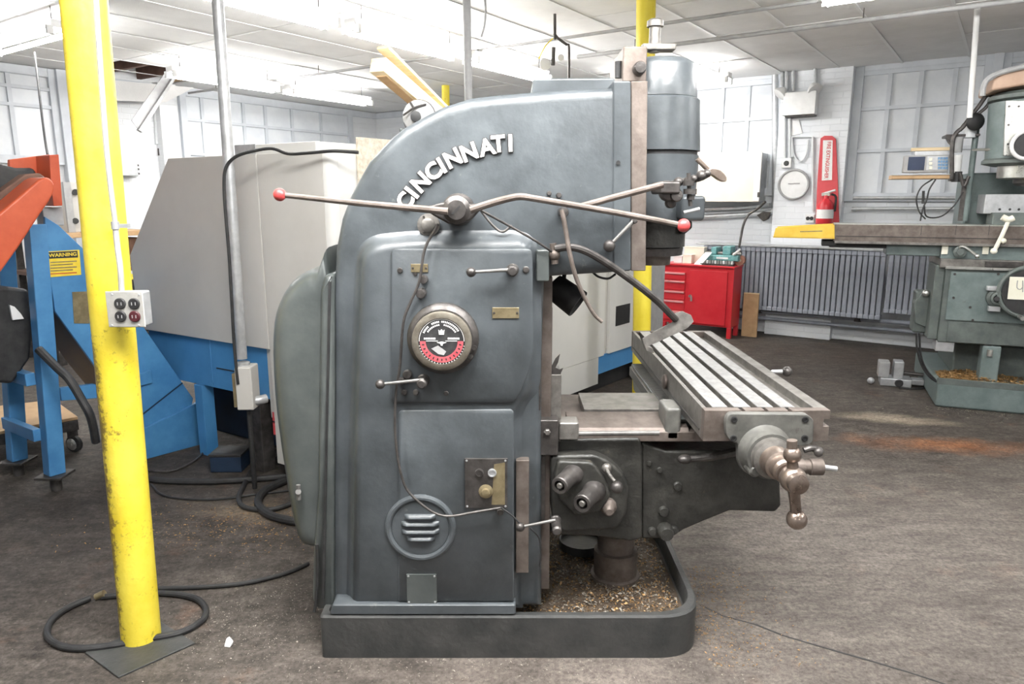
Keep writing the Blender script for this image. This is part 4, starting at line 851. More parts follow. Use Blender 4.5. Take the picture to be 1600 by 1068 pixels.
# ================================================================== BLUE CONVEYOR, ORANGE SAW, CART, BENCH AT THE LEFT
CO_, CG, CW = V((-2.64, 3.82, 0)), BX, -AX            # along the wall direction; width away to the left
def CV(u, v, w_=0): return hit(u, v, CO_+CW*w_, CW)
def CF(g, w_, z): return CO_ + CG*g + CW*w_ + V((0,0,z))
cv = thing('chip_conveyor', 'blue sheet metal chip conveyor with warning label, sloping into the lathe', 'conveyor', CF(.4, .2, 0))
def cplate(name, pts, w0, w1, m, bevel=.004, parent=cv, **k): return obj(name, MB().prism([CV(u, v, w0) for u, v in pts], CW*(w1-w0)), K[m], parent, bevel=bevel, **k)
cplate('side_plate', [(70,338),(92,352),(134,392),(190,460),(231,520),(302,622),(299,641),(226,674),(152,577),(86,486),(84,470),(72,400)], -.01, .015, 'blue')
cplate('side_plate', [(70,338),(92,352),(134,392),(190,460),(231,520),(302,622),(299,641),(226,674),(152,577),(86,486),(84,470),(72,400)], .42, .44, 'blue')
cplate('trough', [(84,470),(152,575),(226,668),(240,640),(160,530),(110,452)], .016, .419, 'darkblue', 0)
cplate('floor_skirt', [(222,671),(313,627),(315,694),(226,718)], -.03, .0, 'blue'); cplate('side_lug', [(213,586),(236,578),(239,598),(215,604)], -.03, -.01, 'blue')
cplate('crease', [(220,648),(285,597),(286,598.5),(221,650)], -.012, -.010, 'darkblue', 0)
def post(u0, v0, u1, v1, w_, wd, name='leg'):
    p, q = CV(u0, v0, w_), CV(u1, v1, w_); p.z = .10
    return obj(name, MB().hexa([p-CG*wd-CW*wd, p+CG*wd-CW*wd, p+CG*wd+CW*wd, p-CG*wd+CW*wd, q-CG*wd-CW*wd, q+CG*wd-CW*wd, q+CG*wd+CW*wd, q-CG*wd+CW*wd]), K['blue'], cv, bevel=.006)
for (a_, w_) in (((85,735,54,350), -.03), ((27,715,4,350), .40)):
    lg = post(*a_, w_, .043); p = CV(a_[0], a_[1], w_)
    obj('leg_foot', MB().box(p.x-.075, p.x+.075, p.y-.075, p.y+.075, .085, .10), K['darksteel'], lg, bevel=.004); obj('adjuster', MB().cone((p.x,p.y,0),(p.x,p.y,.085),.03,n=12), K['darksteel'], lg)
cplate('cross_rail', [(94,606),(150,600),(152,622),(96,626)], .0, .04, 'blue'); obj('cross_rail', MB().fbox(CF, -.05, .0, .0, .40, .62, .69), K['blue'], cv, bevel=.004); obj('rear_rail', MB().fbox(CF, -.05, -.01, .0, .42, .30, .37), K['blue'], cv, bevel=.004)
wl_ = cplate('warning_label', [(72,393),(124,390),(127,429),(77,433)], -.0125, -.0100, 'labelyellow', 0, label='yellow warning label'); cplate('label_header', [(75,394),(121,391.5),(122,402),(76,404)], -.0135, -.0124, 'black', 0, wl_)
c = bpy.data.curves.new('txt', 'FONT'); c.body = 'WARNING'; c.align_x = 'CENTER'; c.align_y = 'CENTER'; c.size = .027; c.extrude = .0005; c.offset = .0005
tx = bpy.data.objects.new('txt', c); C.objects.link(tx); bpy.context.view_layer.update(); me = bpy.data.meshes.new_from_object(tx.evaluated_get(bpy.context.evaluated_depsgraph_get())); bpy.data.objects.remove(tx)
pc = CV(98.5, 398, -.0139)
for vv in me.vertices: x, y, z = vv.co; vv.co = pc + CG*x*1.1 + V((0,0,y)) + CG*0 - CW*z
me.materials.append(K['labelyellow']); o = bpy.data.objects.new('warning_lettering', me); C.objects.link(o); o.parent = wl_; o.location = -base_of(wl_)
for i, v in enumerate((408, 412.5, 417, 421.5, 426)):
    cplate('label_text_line', [(79,v+1),(120-(i%2)*6,v-1.2),(120-(i%2)*6,v+.6),(79,v+2.6)], -.0132, -.0124, 'brass' if i < 4 else 'orange', 0, wl_)
cplate('grey_plate', [(113,456),(138,455),(140,505),(116,505)], -.014, -.010, 'brass', 0, label='dull metal plate')
o = hose('air_hose', [(60,545),(90,575),(108,592),(128,625),(142,652),(150,690)], .022, 'thick black hose bending down behind the nearest yellow column', 'hose', Y=[3.75,3.72,3.7,3.7,3.7,3.75])
# orange swinging machine arm
og = thing('band_saw', 'orange machine with a round-ended slanting arm at the far left', 'band saw', CF(-1.3, -.25, 0))
def oplate(name, pts, w0, w1, m, bevel=.01, parent=og, **k): return obj(name, MB().prism([CV(u, v, w0) for u, v in pts], CW*(w1-w0)), K[m], parent, bevel=bevel, **k)
oplate('arm_cover', [(-60,370),(0,332),(40,298),(60,281),(70,276),(79,278),(86,287),(85,300),(78,314),(64,334),(30,386),(0,428),(-60,510)], -.26, -.08, 'orange', .02)
oplate('arm_inner', [(-60,345),(0,300),(40,272),(62,270),(72,277),(40,305),(0,338),(-60,380)], -.08, .12, 'darkwood', .01); oplate('backing_plate', [(15,249),(78,241),(80,290),(60,285),(30,300),(15,290)], .10, .13, 'orange', .004)
oplate('end_plate', [(77,242),(92,241),(98,321),(84,322),(80,292)], -.06, .13, 'orange', .004); oplate('motor_housing', [(-40,262),(0,255),(25,262),(55,262),(60,275),(30,290),(0,305),(-40,330)], .0, .30, 'black', .02)
oplate('blade_guide', [(66,325),(98,322),(101,352),(70,352)], .02, .10, 'grey', .006); oplate('pedestal', [(-150,430),(-60,400),(-60,830),(-150,830)], -.2, .25, 'blue', .01)
oplate('dark_belt_guard', [(-60,455),(10,448),(46,452),(52,520),(48,560),(20,600),(-60,590)], .10, .30, 'black', .02)
oplate('lower_bracket', [(15,476),(23,479),(33,490),(38,498),(20,500)], .08, .098, 'white', .002)
# low cart
ct = thing('dolly_cart', 'low cart with a worn wooden top under the blue conveyor legs', 'cart', zp(60,705,0))
def CT(u, v, z): return zp(u, v, z)
bp_ = [CT(-60,690,.22), CT(122,655,.22), CT(85,628,.22), CT(-60,645,.22)]
obj('cart_top', MB().prism(bp_, (0,0,.02)), K['plank'], ct, bevel=.003); obj('cart_frame', MB().prism([p-V((0,0,.07)) for p in bp_], (0,0,.068)), K['darksteel'], ct, bevel=.004)
for u, v, s_ in [(117,705,1), (-20,725,1), (88,672,1)]:
    c_ = zp(u, v, 0); w_ = obj('caster_wheel', MB().lathe([(.035,0),(.055,.004),(.055,.028),(.035,.032)], c_+V((0,-.016,.0555)), (.25,1,0), 20), K['black'], ct)
    obj('wheel_hub', MB().lathe([(.040,-.003),(.036,-.006),(.012,-.008),(.010,-.014)], c_+V((-.004,-.016,.0555)), (.25,1,0), 16), K['alu'], w_); obj('caster_fork', MB().box(c_.x-.02, c_.x+.02, c_.y-.03, c_.y+.03, .10, .152), K['darksteel'], ct, bevel=.004)
# bench at the left wall
bn = thing('workbench', 'wooden-edged workbench against the white brick wall at the left', 'workbench', R(-8.0, 3.0, 0))
bz = hit(160, 362, R(-7.6,0,0), AX).z; g0_, g1_ = ab(hit(60,362,R(-7.6,0,0),AX))[1], ab(hit(240,362,R(-7.6,0,0),AX))[1]
BF = lambda b, a, z: R(-7.6-a, b, z)
obj('bench_top', MB().fbox(BF, g0_, g1_, 0, .8, bz-.05, bz), K['plank'], bn, bevel=.004)
obj('bench_shelf', MB().fbox(BF, g0_, g1_, .05, .8, bz-.42, bz-.38), K['darkwood'], bn, bevel=.003)
for q in (g0_+.05, g1_-.12):
    for r_ in (.02, .7): obj('leg', MB().fbox(BF, q, q+.07, r_, r_+.07, 0, bz-.05), K['darksteel'], bn, bevel=.003)
def bench_item(name, u0, v0, u1, v1, m, label, cat, dep=.25, a=.1, base=None, det=None):
    P0, P1 = hit(u0, v0, R(-7.6-a,0,0), AX), hit(u1, v1, R(-7.6-a,0,0), AX); zb = bz+.001 if base is None else base
    t = thing(name, label, cat, BF((P0.dot(BX)+P1.dot(BX))/2, a+dep/2, zb)); b0_, b1_ = P0.dot(BX), P1.dot(BX)
    obj('body', MB().fbox(BF, b0_, b1_, a, a+dep, zb, P0.z), K[m], t, bevel=.008); return t, b0_, b1_, zb, P0.z
t, b0_, b1_, zb, zt = bench_item('machine_casing', 98, 284, 152, 357, 'beige', 'tall beige machine casing on the bench beside the orange plate', 'machine casing')
obj('side_post', MB().fbox(BF, b0_-.01, b0_+.06, .07, .1, zb, zt), K['grey'], t, bevel=.004)
for v in (300, 345): obj('bolt', MB().cone(hit(118,v,R(-7.7,0,0),AX), hit(118,v,R(-7.66,0,0),AX), .03, n=10), K['black'], t)
t, b0_, b1_, zb, zt = bench_item('storage_bin', 72, 326, 97, 358, 'grey', 'small grey bin on the bench under the orange plate', 'bin', a=.45); obj('lid', MB().fbox(BF, b0_-.01, b1_+.01, .44, .71, zt, zt+.02), K['grey'], t)
sh = bz-.379
t, b0_, b1_, zb, zt = bench_item('parts_box', 196, 372, 226, 400, 'darkwood', 'dark parts box on the bench shelf left of the lathe', 'box', base=sh); obj('box_label', MB().fbox(BF, b0_+.05, b1_-.05, .095, .1, zb+.08, zb+.14), K['paper'], t)
t, b0_, b1_, zb, zt = bench_item('parts_box', 150, 372, 192, 396, 'brass', 'olive parts box on the bench shelf behind the nearest yellow column', 'box', base=sh); obj('lid', MB().fbox(BF, b0_-.01, b1_+.01, .09, .36, zt, zt+.02), K['darksteel'], t)
t = thing('steel_drum', 'black drum standing on the floor under the bench left of the lathe', 'drum', R(-7.3, ab(hit(212,430,R(-7.3,0,0),AX))[1], 0)); obj('shell', MB().lathe([(.28,0),(.28,.3),(.29,.31),(.28,.32),(.28,.6),(.29,.61),(.28,.62),(.28,.84),(.27,.85)], t.location, (0,0,1), 28), K['black'], t)
obj('lid', MB().cone(t.location+V((0,0,.85)), t.location+V((0,0,.86)), .265, n=28), K['yellow'], t)
p = onA(199, 264, .3); t = thing('wall_switch', 'grey switch box on the white brick wall right of the nearest yellow column', 'switch box', onA(199,264,0))
b0_, b1_ = ab(onA(176,264,.0))[1], ab(onA(206,264,0))[1]
obj('body', MB().fbox(FA, b0_, b1_, .001, .15, az(275,199), az(253,199)), K['galv'], t, bevel=.006)
for v in (258, 264, 271): obj('terminal', MB().fbox(FA, b1_, b1_+.05, .05, .09, az(v+1.5,199), az(v-1.5,199)), K['darksteel'], t)
t = thing('wall_conduit', 'thin white conduit with dark end on the left brick pilaster', 'conduit', onA(247,240,.16)); obj('pipe', MB().tube([onA(241,160,.02), onA(245,225,.02)], .02, n=8, sub=1), K['pipewhite'], t); obj('pipe_end', MB().tube([onA(248,175,.02), onA(250,243,.02)], .018, n=8, sub=1), K['pipewhite'], t); obj('dark_tip', MB().tube([onA(250,232,.02), onA(250.5,243,.02)], .03, n=8, sub=1), K['darksteel'], t)
hose('hanging_cable', [(54,82),(62,150),(70,215),(76,250)], .008, 'dark cord hanging from the ceiling light to the orange machine', 'cord', 'black', Y=[5.8,5.5,5.2,5.0])
# hoses and cords on the floor
hose('floor_hose', [(482,880),(455,892),(430,900),(380,911),(310,917),(245,919),(200,924)], .0095, 'black hose running from the mill base behind the nearest yellow column', 'hose')
lp_ = hose('floor_hose', [(160,932),(205,928),(245,926),(285,929),(312,938),(322,955),(312,972),(280,988),(235,997),(180,1007),(135,1012),(100,1010),(78,998),(74,982),(84,965),(108,948),(140,934)], .0125, 'black hose loop lying round the foot of the nearest yellow column', 'hose')
obj('hose_fitting', MB().cone(zp(150,932,.014), zp(163,926,.03), .014, n=12), K['brass'], lp_, label='brass hose fitting')
hose('floor_hose', [(200,736),(240,749),(320,752),(400,748),(450,744),(520,740)], .018, 'thick straight black hose on the floor along the lathe foot', 'hose')
hose('floor_hose', [(392,735),(380,760),(373,778),(383,792),(420,796),(455,786),(480,772)], .014, 'black hose curling from the grey switch box down behind the mill', 'hose')
hose('floor_hose', [(450,748),(415,765),(403,785),(420,803),(450,812),(480,815)], .022, 'thickest black hose turning under the mill motor cover', 'hose')
hose('floor_cable', [(228,735),(270,735),(310,715),(325,690),(330,665)], .007, 'thin grey cord on the floor by the blue skirt', 'cord', 'darksteel')
hose('floor_cable', [(236,756),(260,775),(330,780),(400,772),(460,765)], .006, 'thin black cord on the floor before the straight thick hose', 'cord')
p = zp(352,738,0); t = thing('metal_block', 'dark navy metal block on the floor under the lathe by the hoses', 'block', p)
obj('body', MB().box(p.x-.09, p.x+.10, p.y, p.y+.16, .0, .10), K['darkblue'], t, bevel=.006); obj('lid', MB().box(p.x-.095, p.x+.105, p.y-.005, p.y+.165, .1005, .115), K['black'], t, bevel=.003)
p = zp(355,1011,0); o = obj('paper_scrap', MB().prism([p+V((-.012,.0,.002)), p+V((.012,-.004,.002)), p+V((.016,.012,.004)), p+V((.0,.018,.02)), p+V((-.010,.014,.016))], (.003,.004,.012)), K['white'], bevel=.002); o['label'] = 'crumpled white scrap on the floor left of the mill base'; o['category'] = 'scrap'
# ================================================================== RIGHT MILLING MACHINE
RO, RE, RN = V((3.41, 5.48, 0)), V((.924, -.382, 0)), V((.382, .924, 0))
def RH(u, v, d): return hit(u, v, RO+RN*d, RN)
def RF(s_, d, z): return RO + RE*s_ + RN*d + V((0,0,z))
def rs(u, v, d): return (RH(u, v, d)-RO).dot(RE)
rm = thing('knee_mill', 'grey-green knee milling machine at the right edge with a long table', 'milling machine', RF(.6, .6, 0))
def rbox(name, u0, v0, u1, v1, d0, d1, m, bevel=.006, parent=rm, zb=None, zt=None, **k):
    s0, s1 = rs(u0, v0, d0), rs(u1, v0, d0); z1 = RH(u0, v0, d0).z if zt is None else zt; z0 = RH(u0, v1, d0).z if zb is None else zb
    return obj(name, MB().fbox(RF, s0, s1, d0, d1, z0, z1), K[m], parent, bevel=bevel, **k)
def rcyl(name, u, v0, v1, d, r, m, parent=rm, n=20, **k):
    p, q = RH(u, v0, d), RH(u, v1, d); return obj(name, MB().cone((q.x,q.y,p.z), (q.x,q.y,q.z), r, n=n), K[m], parent, **k)
rbase = rbox('base', 1465, 597, 1760, 640, 0, 1.3, 'teal', .02, zb=0)
bzt = RH(1465, 597, 0).z
rbox('base_rim', 1465, 590, 1760, 600, 0, .02, 'tealdark', .004)
rbox('column_foot', 1492, 535, 1760, 595, .45, 1.2, 'tealdark', .02, zb=bzt-.01)
rbox('column', 1514, 270, 1760, 560, .75, 1.25, 'teal', .02)
rbox('screw_foot', 1536, 540, 1566, 578, .10, .22, 'teal', .01, zb=bzt+.0); rbox('knee_screw', 1545, 480, 1558, 562, .12, .18, 'darksteel', .006)
rcyl('foot_pin', 1546, 546, 556, .09, .02, 'alu')
kn_ = rbox('knee', 1478, 418, 1760, 535, .12, .75, 'tealdark', .012)
rbox('knee_cover', 1486, 424, 1760, 500, .105, .12, 'teal', .006, kn_); rbox('knee_lower_panel', 1482, 502, 1760, 534, .108, .12, 'tealdark', .004, kn_)
rbox('knee_side', 1462, 414, 1478, 530, .14, .5, 'tealdark', .008, kn_); rbox('limit_box', 1463, 532, 1492, 548, .13, .3, 'galv', .004)
for u, v in [(1492,428),(1560,428),(1490,465),(1520,500),(1516,480)]:
    p = RH(u, v, .104); obj('knee_screw_head', MB().lathe([(.010,0),(.008,.004)], p, -RN, 8), K['darksteel'], kn_)
rbox('saddle_way', 1470, 404, 1760, 418, .11, .70, 'steel', .004); rbox('saddle_strip', 1478, 416, 1760, 420, .09, .12, 'alu', .002)
rbox('saddle_gib', 1540, 408, 1600, 417, .095, .11, 'darksteel', .004)
sdl = rbox('saddle', 1472, 377, 1760, 405, .17, .6, 'teal', .008); rbox('apron_left', 1386, 376, 1472, 398, .20, .45, 'teal', .008)
rbox('apron_underside', 1296, 379, 1390, 386, .22, .40, 'black', .002); rbox('feed_end', 1284, 375, 1308, 384, .20, .42, 'black', .006)
# table in two rails with a T slot between
rt = rbox('table', 1304, 350, 1760, 377, .14, .48, 'brownsteel', .004)
rbox('table_lip', 1304, 376, 1760, 380, .13, .14, 'steel', .002, rt); rbox('table_groove', 1306, 368, 1760, 369, .137, .1402, 'black', 0, rt); rbox('table_top_face', 1304, 349, 1760, 350.5, .142, .478, 'alu', .001, rt)
for u in (1440, 1494, 1546): rbox('table_joint', u, 352, u+.8, 367, .138, .1402, 'black', 0, rt)
p0, p1, p2_, p3 = RH(1208, 371, .12), RH(1304, 373, .12), RH(1304, 351, .12), RH(1212, 356, .12)
wc = obj('way_tray', MB().prism([p0, p1, p2_, p3], RN*.012), K['trayyellow'], rm, bevel=.002, label='yellow folded tray at the table end')
obj('tray_floor', MB().prism([p0, p1, p1+V((0,0,.008)), p0+V((0,0,.008))], RN*.36), K['trayyellow'], wc); obj('tray_back', MB().prism([p+RN*.36 for p in (p0, p1, p2_, p3)], RN*.01), K['trayyellow'], wc); obj('tray_crease', MB().prism([RH(1250,361,.119), RH(1285,360,.119), RH(1285,361.5,.119), RH(1250,362.5,.119)], RN*.0012), K['brass'], wc)
for u in (1473, 1537): rbox('scale_plate', u, 377, u+10, 397, .160, .17, 'paper', .002)
rlv = obj('feed_handle', MB().tube([RH(1502,392,.13), RH(1500,386,.12), RH(1508,386,.11), RH(1526,399,.10)], .011, n=8, sub=3), K['alu'], rm); p = RH(1499,393,.15); obj('hub', MB().lathe([(.045,0),(.045,.03),(.025,.035),(.025,.05)], p, -RN, 18), K['tealdark'], rlv); obj('ball_knob', MB().ball(RH(1527,400,.10), .017), K['alu'], rlv)
hl = obj('draw_handle', MB().tube([RH(1576,344,.10), RH(1566,367,.095), RH(1554,391,.09)], .015, n=10, sub=1), K['paper'], rm, label='cream painted lever'); obj('handle_head', MB().tube([RH(1566,339,.10), RH(1576,343,.10), RH(1584,340,.10)], .024, n=10, sub=2), K['paper'], hl); obj('handle_end', MB().ball(RH(1553,392,.09), .024), K['paper'], hl); obj('handle_boss', MB().ball(RH(1568,376,.09), .02), K['paper'], hl)
hw = RH(1606, 456, .02); rw = obj('handwheel', MB().torus(hw, RN, .185, .018, 36, 8), K['tealdark'], rm); obj('wheel_disc', MB().lathe([(.17,.02),(.06,.0),(.05,-.03)], hw, -RN, 28), K['black'], rw); obj('wheel_grip', MB().cone(hw+V((-.05,-.02,-.185)), hw+V((-.05,-.02,-.185))-RN*.09, .016, n=10), K['alu'], rw)
cx_ = obj('knee_crank_boss', MB().lathe([(.07,0),(.07,.04),(.05,.05),(.05,.09),(.035,.095),(.03,.06)], RH(1556,464,.10), -RN, 20), K['tealdark'], rm); obj('crank_clamp', MB().fbox(lambda a,b,c: RH(1556,450,.06)+RE*a+RN*b+V((0,0,c)), -.06, .06, -.02, .03, -.02, .015), K['galv'], cx_, bevel=.004); obj('crank_pin', MB().lathe([(.018,0),(.018,.03)], RH(1556,466,.02), -RN, 12), K['black'], cx_); obj('crank_lug', MB().fbox(lambda a,b,c: RH(1553,482,.06)+RE*a+RN*b+V((0,0,c)), -.04, .04, -.02, .03, -.02, .02), K['galv'], cx_, bevel=.004)
tg = obj('paper_tag', MB().prism([RH(1578,432,-.01), RH(1640,434,-.01), RH(1640,470,-.01), RH(1574,467,-.01)], RN*.003), K['paper']); tg['label'] = 'pale yellow paper tag hung on the right machine handwheel'; tg['category'] = 'paper tag'
obj('pencilled_mark', MB().tube([RH(u, v, -.0115) for u, v in [(1590,438),(1589,449),(1594,452),(1598,448),(1598,438),(1598,456)]], .003, n=6, sub=2), K['grey'], tg)
rbox('bracket_arm', 1432, 455, 1465, 520, .30, .5, 'tealdark', .02); obj('bracket_nose', MB().prism([RH(u, v, .28) for u, v in [(1428,474),(1440,458),(1452,456),(1464,430),(1468,470),(1466,520),(1430,505)]], RN*.14), K['tealdark'], rm, bevel=.01); obj('grease_cup', MB().ball(RH(1447,458,.26), .03), K['alu'], rm); obj('grease_cup', MB().ball(RH(1460,474,.2), .03, sq=(.6,.6,1.4)), K['alu'], rm)
# plate on the table and the head above
an = rbox('angle_plate', 1540, 303, 1760, 334, .42, .70, 'galv', .008); rbox('angle_base', 1552, 332, 1760, 351, .34, .56, 'tealdark', .006, an)
for u in (1562, 1578, 1592): obj('plate_hole', MB().lathe([(.010,0),(.009,.003)], RH(u, 327, .419), -RN, 8), K['black'], an)
hc = RH(1618, 200, .42)
def hz(v, d=.20): return RH(1585, v, d).z
def hring(name, rv, m, n=40, **k): return obj(name, MB().lathe([(r, hz(v)) for r, v in rv][::-1], (hc.x, hc.y, 0), (0,0,1), n), K[m], rm, sharp=40, **k)
hring('head_rim', [(.30,141),(.335,146),(.335,152),(.30,156)], 'tealdark'); hring('head', [(.325,156),(.315,200),(.305,246)], 'teal'); hring('head_lower_rim', [(.31,246),(.325,249),(.325,254),(.25,258)], 'tealdark'); hring('quill', [(.215,258),(.212,277),(.16,279)], 'alu'); hring('chuck', [(.10,279),(.10,285),(.07,290)], 'darksteel')
pf = obj('head_plate', MB().prism([RH(u, v, .115) for u, v in [(1572,157),(1700,157),(1700,243),(1568,243)]], RN*.03), K['alu'], rm, bevel=.004); obj('plate_notch', MB().prism([RH(u, v, .112) for u, v in [(1583,174),(1587,173),(1584,208),(1580,209)]], RN*.004), K['white'], pf)
for u, v in [(1577,166),(1576,195),(1575,225),(1592,166)]: obj('plate_bolt', MB().lathe([(.008,0),(.007,.006)], RH(u,v,.114), -RN, 8), K['darksteel'], pf)
obj('head_dial', MB().torus(RH(1606,226,.08), RN, .10, .014, 28, 8), K['white'], rm); obj('dial_disc', MB().lathe([(.09,0),(.09,.02)], RH(1606,226,.10), -RN, 24), K['black'], rm)
obj('belt_cover', MB().prism([RH(u, v, .16) for u, v in [(1549,142),(1552,124),(1568,113),(1600,106),(1700,86),(1700,118),(1600,133)]], RN*.5), K['tan'], rm, bevel=.02)
obj('cover_edge_pipe', MB().tube([RH(u, v, .14) for u, v in [(1535,150),(1537,135),(1545,122),(1565,113),(1600,104),(1700,82)]], .02, n=8), K['grey'], rm)
rbox('arm_bracket', 1478, 210, 1532, 214, .55, .75, 'darksteel', .004); rcyl('arm_post', 1508, 196, 345, .60, .022, 'teal'); rcyl('air_filter', 1495, 214, 238, .55, .036, 'grey'); rcyl('filter_bowl', 1494, 242, 270, .55, .032, 'white'); rcyl('filter_cap', 1494, 268, 284, .55, .036, 'black'); rcyl('upper_post', 1515, 195, 215, .58, .045, 'pipewhite'); rcyl('dark_post', 1502, 285, 345, .62, .028, 'darksteel')
obj('valve', MB().ball(RH(1524,190,.5), .07, sq=(1,.6,1)), K['black'], rm); obj('side_rod', MB().tube([RH(1520,234,.5), RH(1556,233,.3)], .010, n=8, sub=1), K['alu'], rm); obj('bracket_tip', MB().prism([RH(u, v, .55) for u, v in [(1478,211),(1492,211),(1490,228),(1484,222)]], RN*.1), K['darksteel'], rm)
for i, pts in enumerate([[(1543,146),(1530,165),(1518,180),(1505,198),(1494,208),(1488,225),(1487,280)], [(1553,150),(1540,168),(1525,180),(1508,193),(1500,204)], [(1538,142),(1546,148),(1556,152)], [(1500,270),(1506,290),(1514,275)]]):
    obj('machine_hose', MB().tube([RH(u, v, .5) for u, v in pts], .014 if i else .017, n=8), K['darksteel'], rm)
# digital readout on its shelf
dr_ = thing('digital_readout', 'small grey digital readout with dark screen on a wooden shelf arm', 'readout', RH(1448, 268, .65))
def dbox(name, u0, v0, u1, v1, d0, d1, m, parent=dr_, bevel=.003): return rbox(name, u0, v0, u1, v1, d0, d1, m, bevel, parent)
dbox('case', 1414, 243, 1484, 269.5, .60, .72, 'grey'); dbox('screen', 1420, 245, 1446, 266, .594, .60, 'screen'); dbox('keypad_panel', 1449, 244, 1482, 266, .596, .60, 'galv')
for i in range(4):
    for j in range(4): dbox('key', 1466+i*4.0, 245.5+j*5, 1469+i*4.0, 249+j*5, .588, .596, 'key', bevel=.001)
for j in range(3): dbox('axis_key', 1452, 246.5+j*6.5, 1457, 251+j*6.5, .588, .596, 'paper', bevel=.001)
sh_ = thing('readout_shelf', 'thin worn wooden shelf under the digital readout', 'shelf', RH(1440, 275, .65)); dbox('board', 1394, 273, 1490, 279.5, .50, .78, 'plank', sh_); dbox('shelf_edge', 1393, 272.5, 1490, 274, .49, .50, 'galv', sh_); rbox('support_bar', 1484, 279.6, 1515, 283, .58, .66, 'darksteel', .004, sh_)
o = rbox('folding_rule', 1424, 231, 1486, 236, .64, .68, 'wood', .002, None); o['label'] = 'yellow wooden rule lying behind the digital readout top'; o['category'] = 'rule'
dbox('rear_bracket', 1430, 236.2, 1482, 243, .63, .69, 'galv')
for i, pts in enumerate([[(1457,280),(1440,292),(1432,310),(1436,330),(1446,342)], [(1462,280),(1452,296),(1448,312),(1442,326),(1438,345)], [(1443,298),(1442,318)], [(1444,320),(1448,338),(1470,338),(1490,322),(1505,300)]]):
    o = hose('readout_cable', pts, .010 if i == 2 else .006, ['left black cable looping under the readout shelf','black cable slanting down under the readout shelf','thick short black cable tie under the readout shelf','black cable sagging from the readout to the post'][i], 'cable', Y=[5.95]*len(pts))
def on_base():
    s_ = rs(1467,597,0)+.03+abs(random.gauss(0,.32)); d = random.uniform(.03,.42); h = .05*max(0, 1-abs(s_-.30)/.28)
    return RF(s_, d, bzt+.003+random.random()*h) if s_ < 1.3 else None
chips('metal_chips', [(2600, on_base, .012, 'chip2')], 'curly golden chips heaped on the right machine base')
def rm_floor(): p = RF(random.uniform(-.1,1.0), -abs(random.gauss(0,.12))-.01, .002); return p
chips('metal_chips', [(160, rm_floor, .008, 'chip1')], 'pale chips on the floor before the right machine base')
vz = thing('machine_vise', 'small grey metal device lying on the floor left of the right machine', 'machine part', zp(1408,603,0))
VP = lambda u, v: zp(u, v, 0)
v0_ = VP(1400, 604)
def vb(name, a0, a1, d0, d1, z0, z1, m): return obj(name, MB().fbox(lambda a,b,c: v0_+RE*a+RN*b+V((0,0,c)), a0, a1, d0, d1, z0, z1), K[m], vz, bevel=.008)
vb('body', -.13, .12, .0, .18, .0, .07, 'galv'); vb('jaw', -.15, -.06, .02, .16, .07, .21, 'grey'); vb('jaw', -.03, .05, .02, .16, .07, .22, 'galv'); vb('end_block', .12, .22, .04, .14, .02, .07, 'galv')
obj('screw_rod', MB().cone(v0_+RE*.05+V((0,.08,.12)), v0_+RE*.24+V((0,.08,.11)), .018, n=10), K['darksteel'], vz); obj('side_knob', MB().ball(v0_+RE*-.19+V((0,.03,.03)), .03), K['galv'], vz); obj('side_disc', MB().lathe([(.035,0),(.03,.02)], v0_+RE*.02-RN*.002+V((0,0,.035)), -RN, 14), K['black'], vz)
for i, pts in enumerate([[(1432,520),(1433,545),(1440,570),(1452,588),(1463,596)], [(1437,520),(1438,550),(1446,575),(1462,594)]]):
    obj('power_cord', MB().tube([at(u, v, 5.55) for u, v in pts], .008, n=8), K['black'], rm)
obj('power_cord', MB().tube([zp(u, v, .007) for u, v in [(1405,606),(1425,607),(1445,606),(1463,604)]], .006, n=8), K['black'], vz)
# ================================================================== RED CABINET AND ITS THINGS
RC = V((2.58, 8.27, 0))
def CB(a, b, z): return RC - AX*a + BX*b + V((0,0,z))
def CH(u, v, b=0): return hit(u, v, RC+BX*b, BX)
ca_ = lambda u, v, b=0: -(CH(u, v, b)-RC).dot(AX)
rc = thing('tool_cabinet', 'bright red tool cabinet with drawers left of one door', 'cabinet', CB(.43, .2, 0))
CZt = CH(1100, 417).z; CZb = CH(1100, 518).z; aL = ca_(1034, 470)
obj('carcass', MB().fbox(CB, 0, aL, .02, .33, .13, CZt), K['red'], rc, bevel=.006); obj('top', MB().fbox(CB, -.012, aL+.012, -.01, .34, CZt+.0005, CZt+.022), K['red'], rc, bevel=.004)
for a_, b_ in ((.0,.02),(aL-.05,.02),(.0,.27),(aL-.05,.27)): obj('leg', MB().fbox(CB, a_, a_+.05, b_, b_+.05, 0, .13), K['red'], rc, bevel=.003)
dw0, dw1 = ca_(1075, 470), ca_(1035, 470)
ys_ = [424, 437, 453, 468, 484, 500]
for i in range(5):
    z1, z0 = CH(1055, ys_[i]).z-.004, CH(1055, ys_[i+1]).z+.004; d_ = obj('drawer', MB().fbox(CB, dw0+.05, dw1-.01, .004, .02, z0, z1), K['red'], rc, bevel=.003)
    obj('drawer_pull', MB().fbox(CB, dw0+.055, dw1-.02, -.014, .004, z1-.028, z1-.006), mat('pull_trim', (.75,.30,.30), (.8,.4,.4), 5, .3, .3) if i == 0 else bpy.data.materials['pull_trim'], d_, bevel=.003)
dz0, dz1 = CH(1120, 508).z, CH(1120, 424).z; do = obj('door', MB().fbox(CB, .07, dw0, .0, .02, dz0, dz1), K['red'], rc, bevel=.004)
lk = CH(1079, 462); obj('door_latch', MB().cone(lk, lk-BX*.03, .018, n=12).box(lk.x-.01, lk.x+.01, lk.y-.04, lk.y-.02, lk.z-.06, lk.z), K['alu'], do)
zt = CZt+.0225
def on_cab(u, v0, b): p = CH(u, v0, b); return p
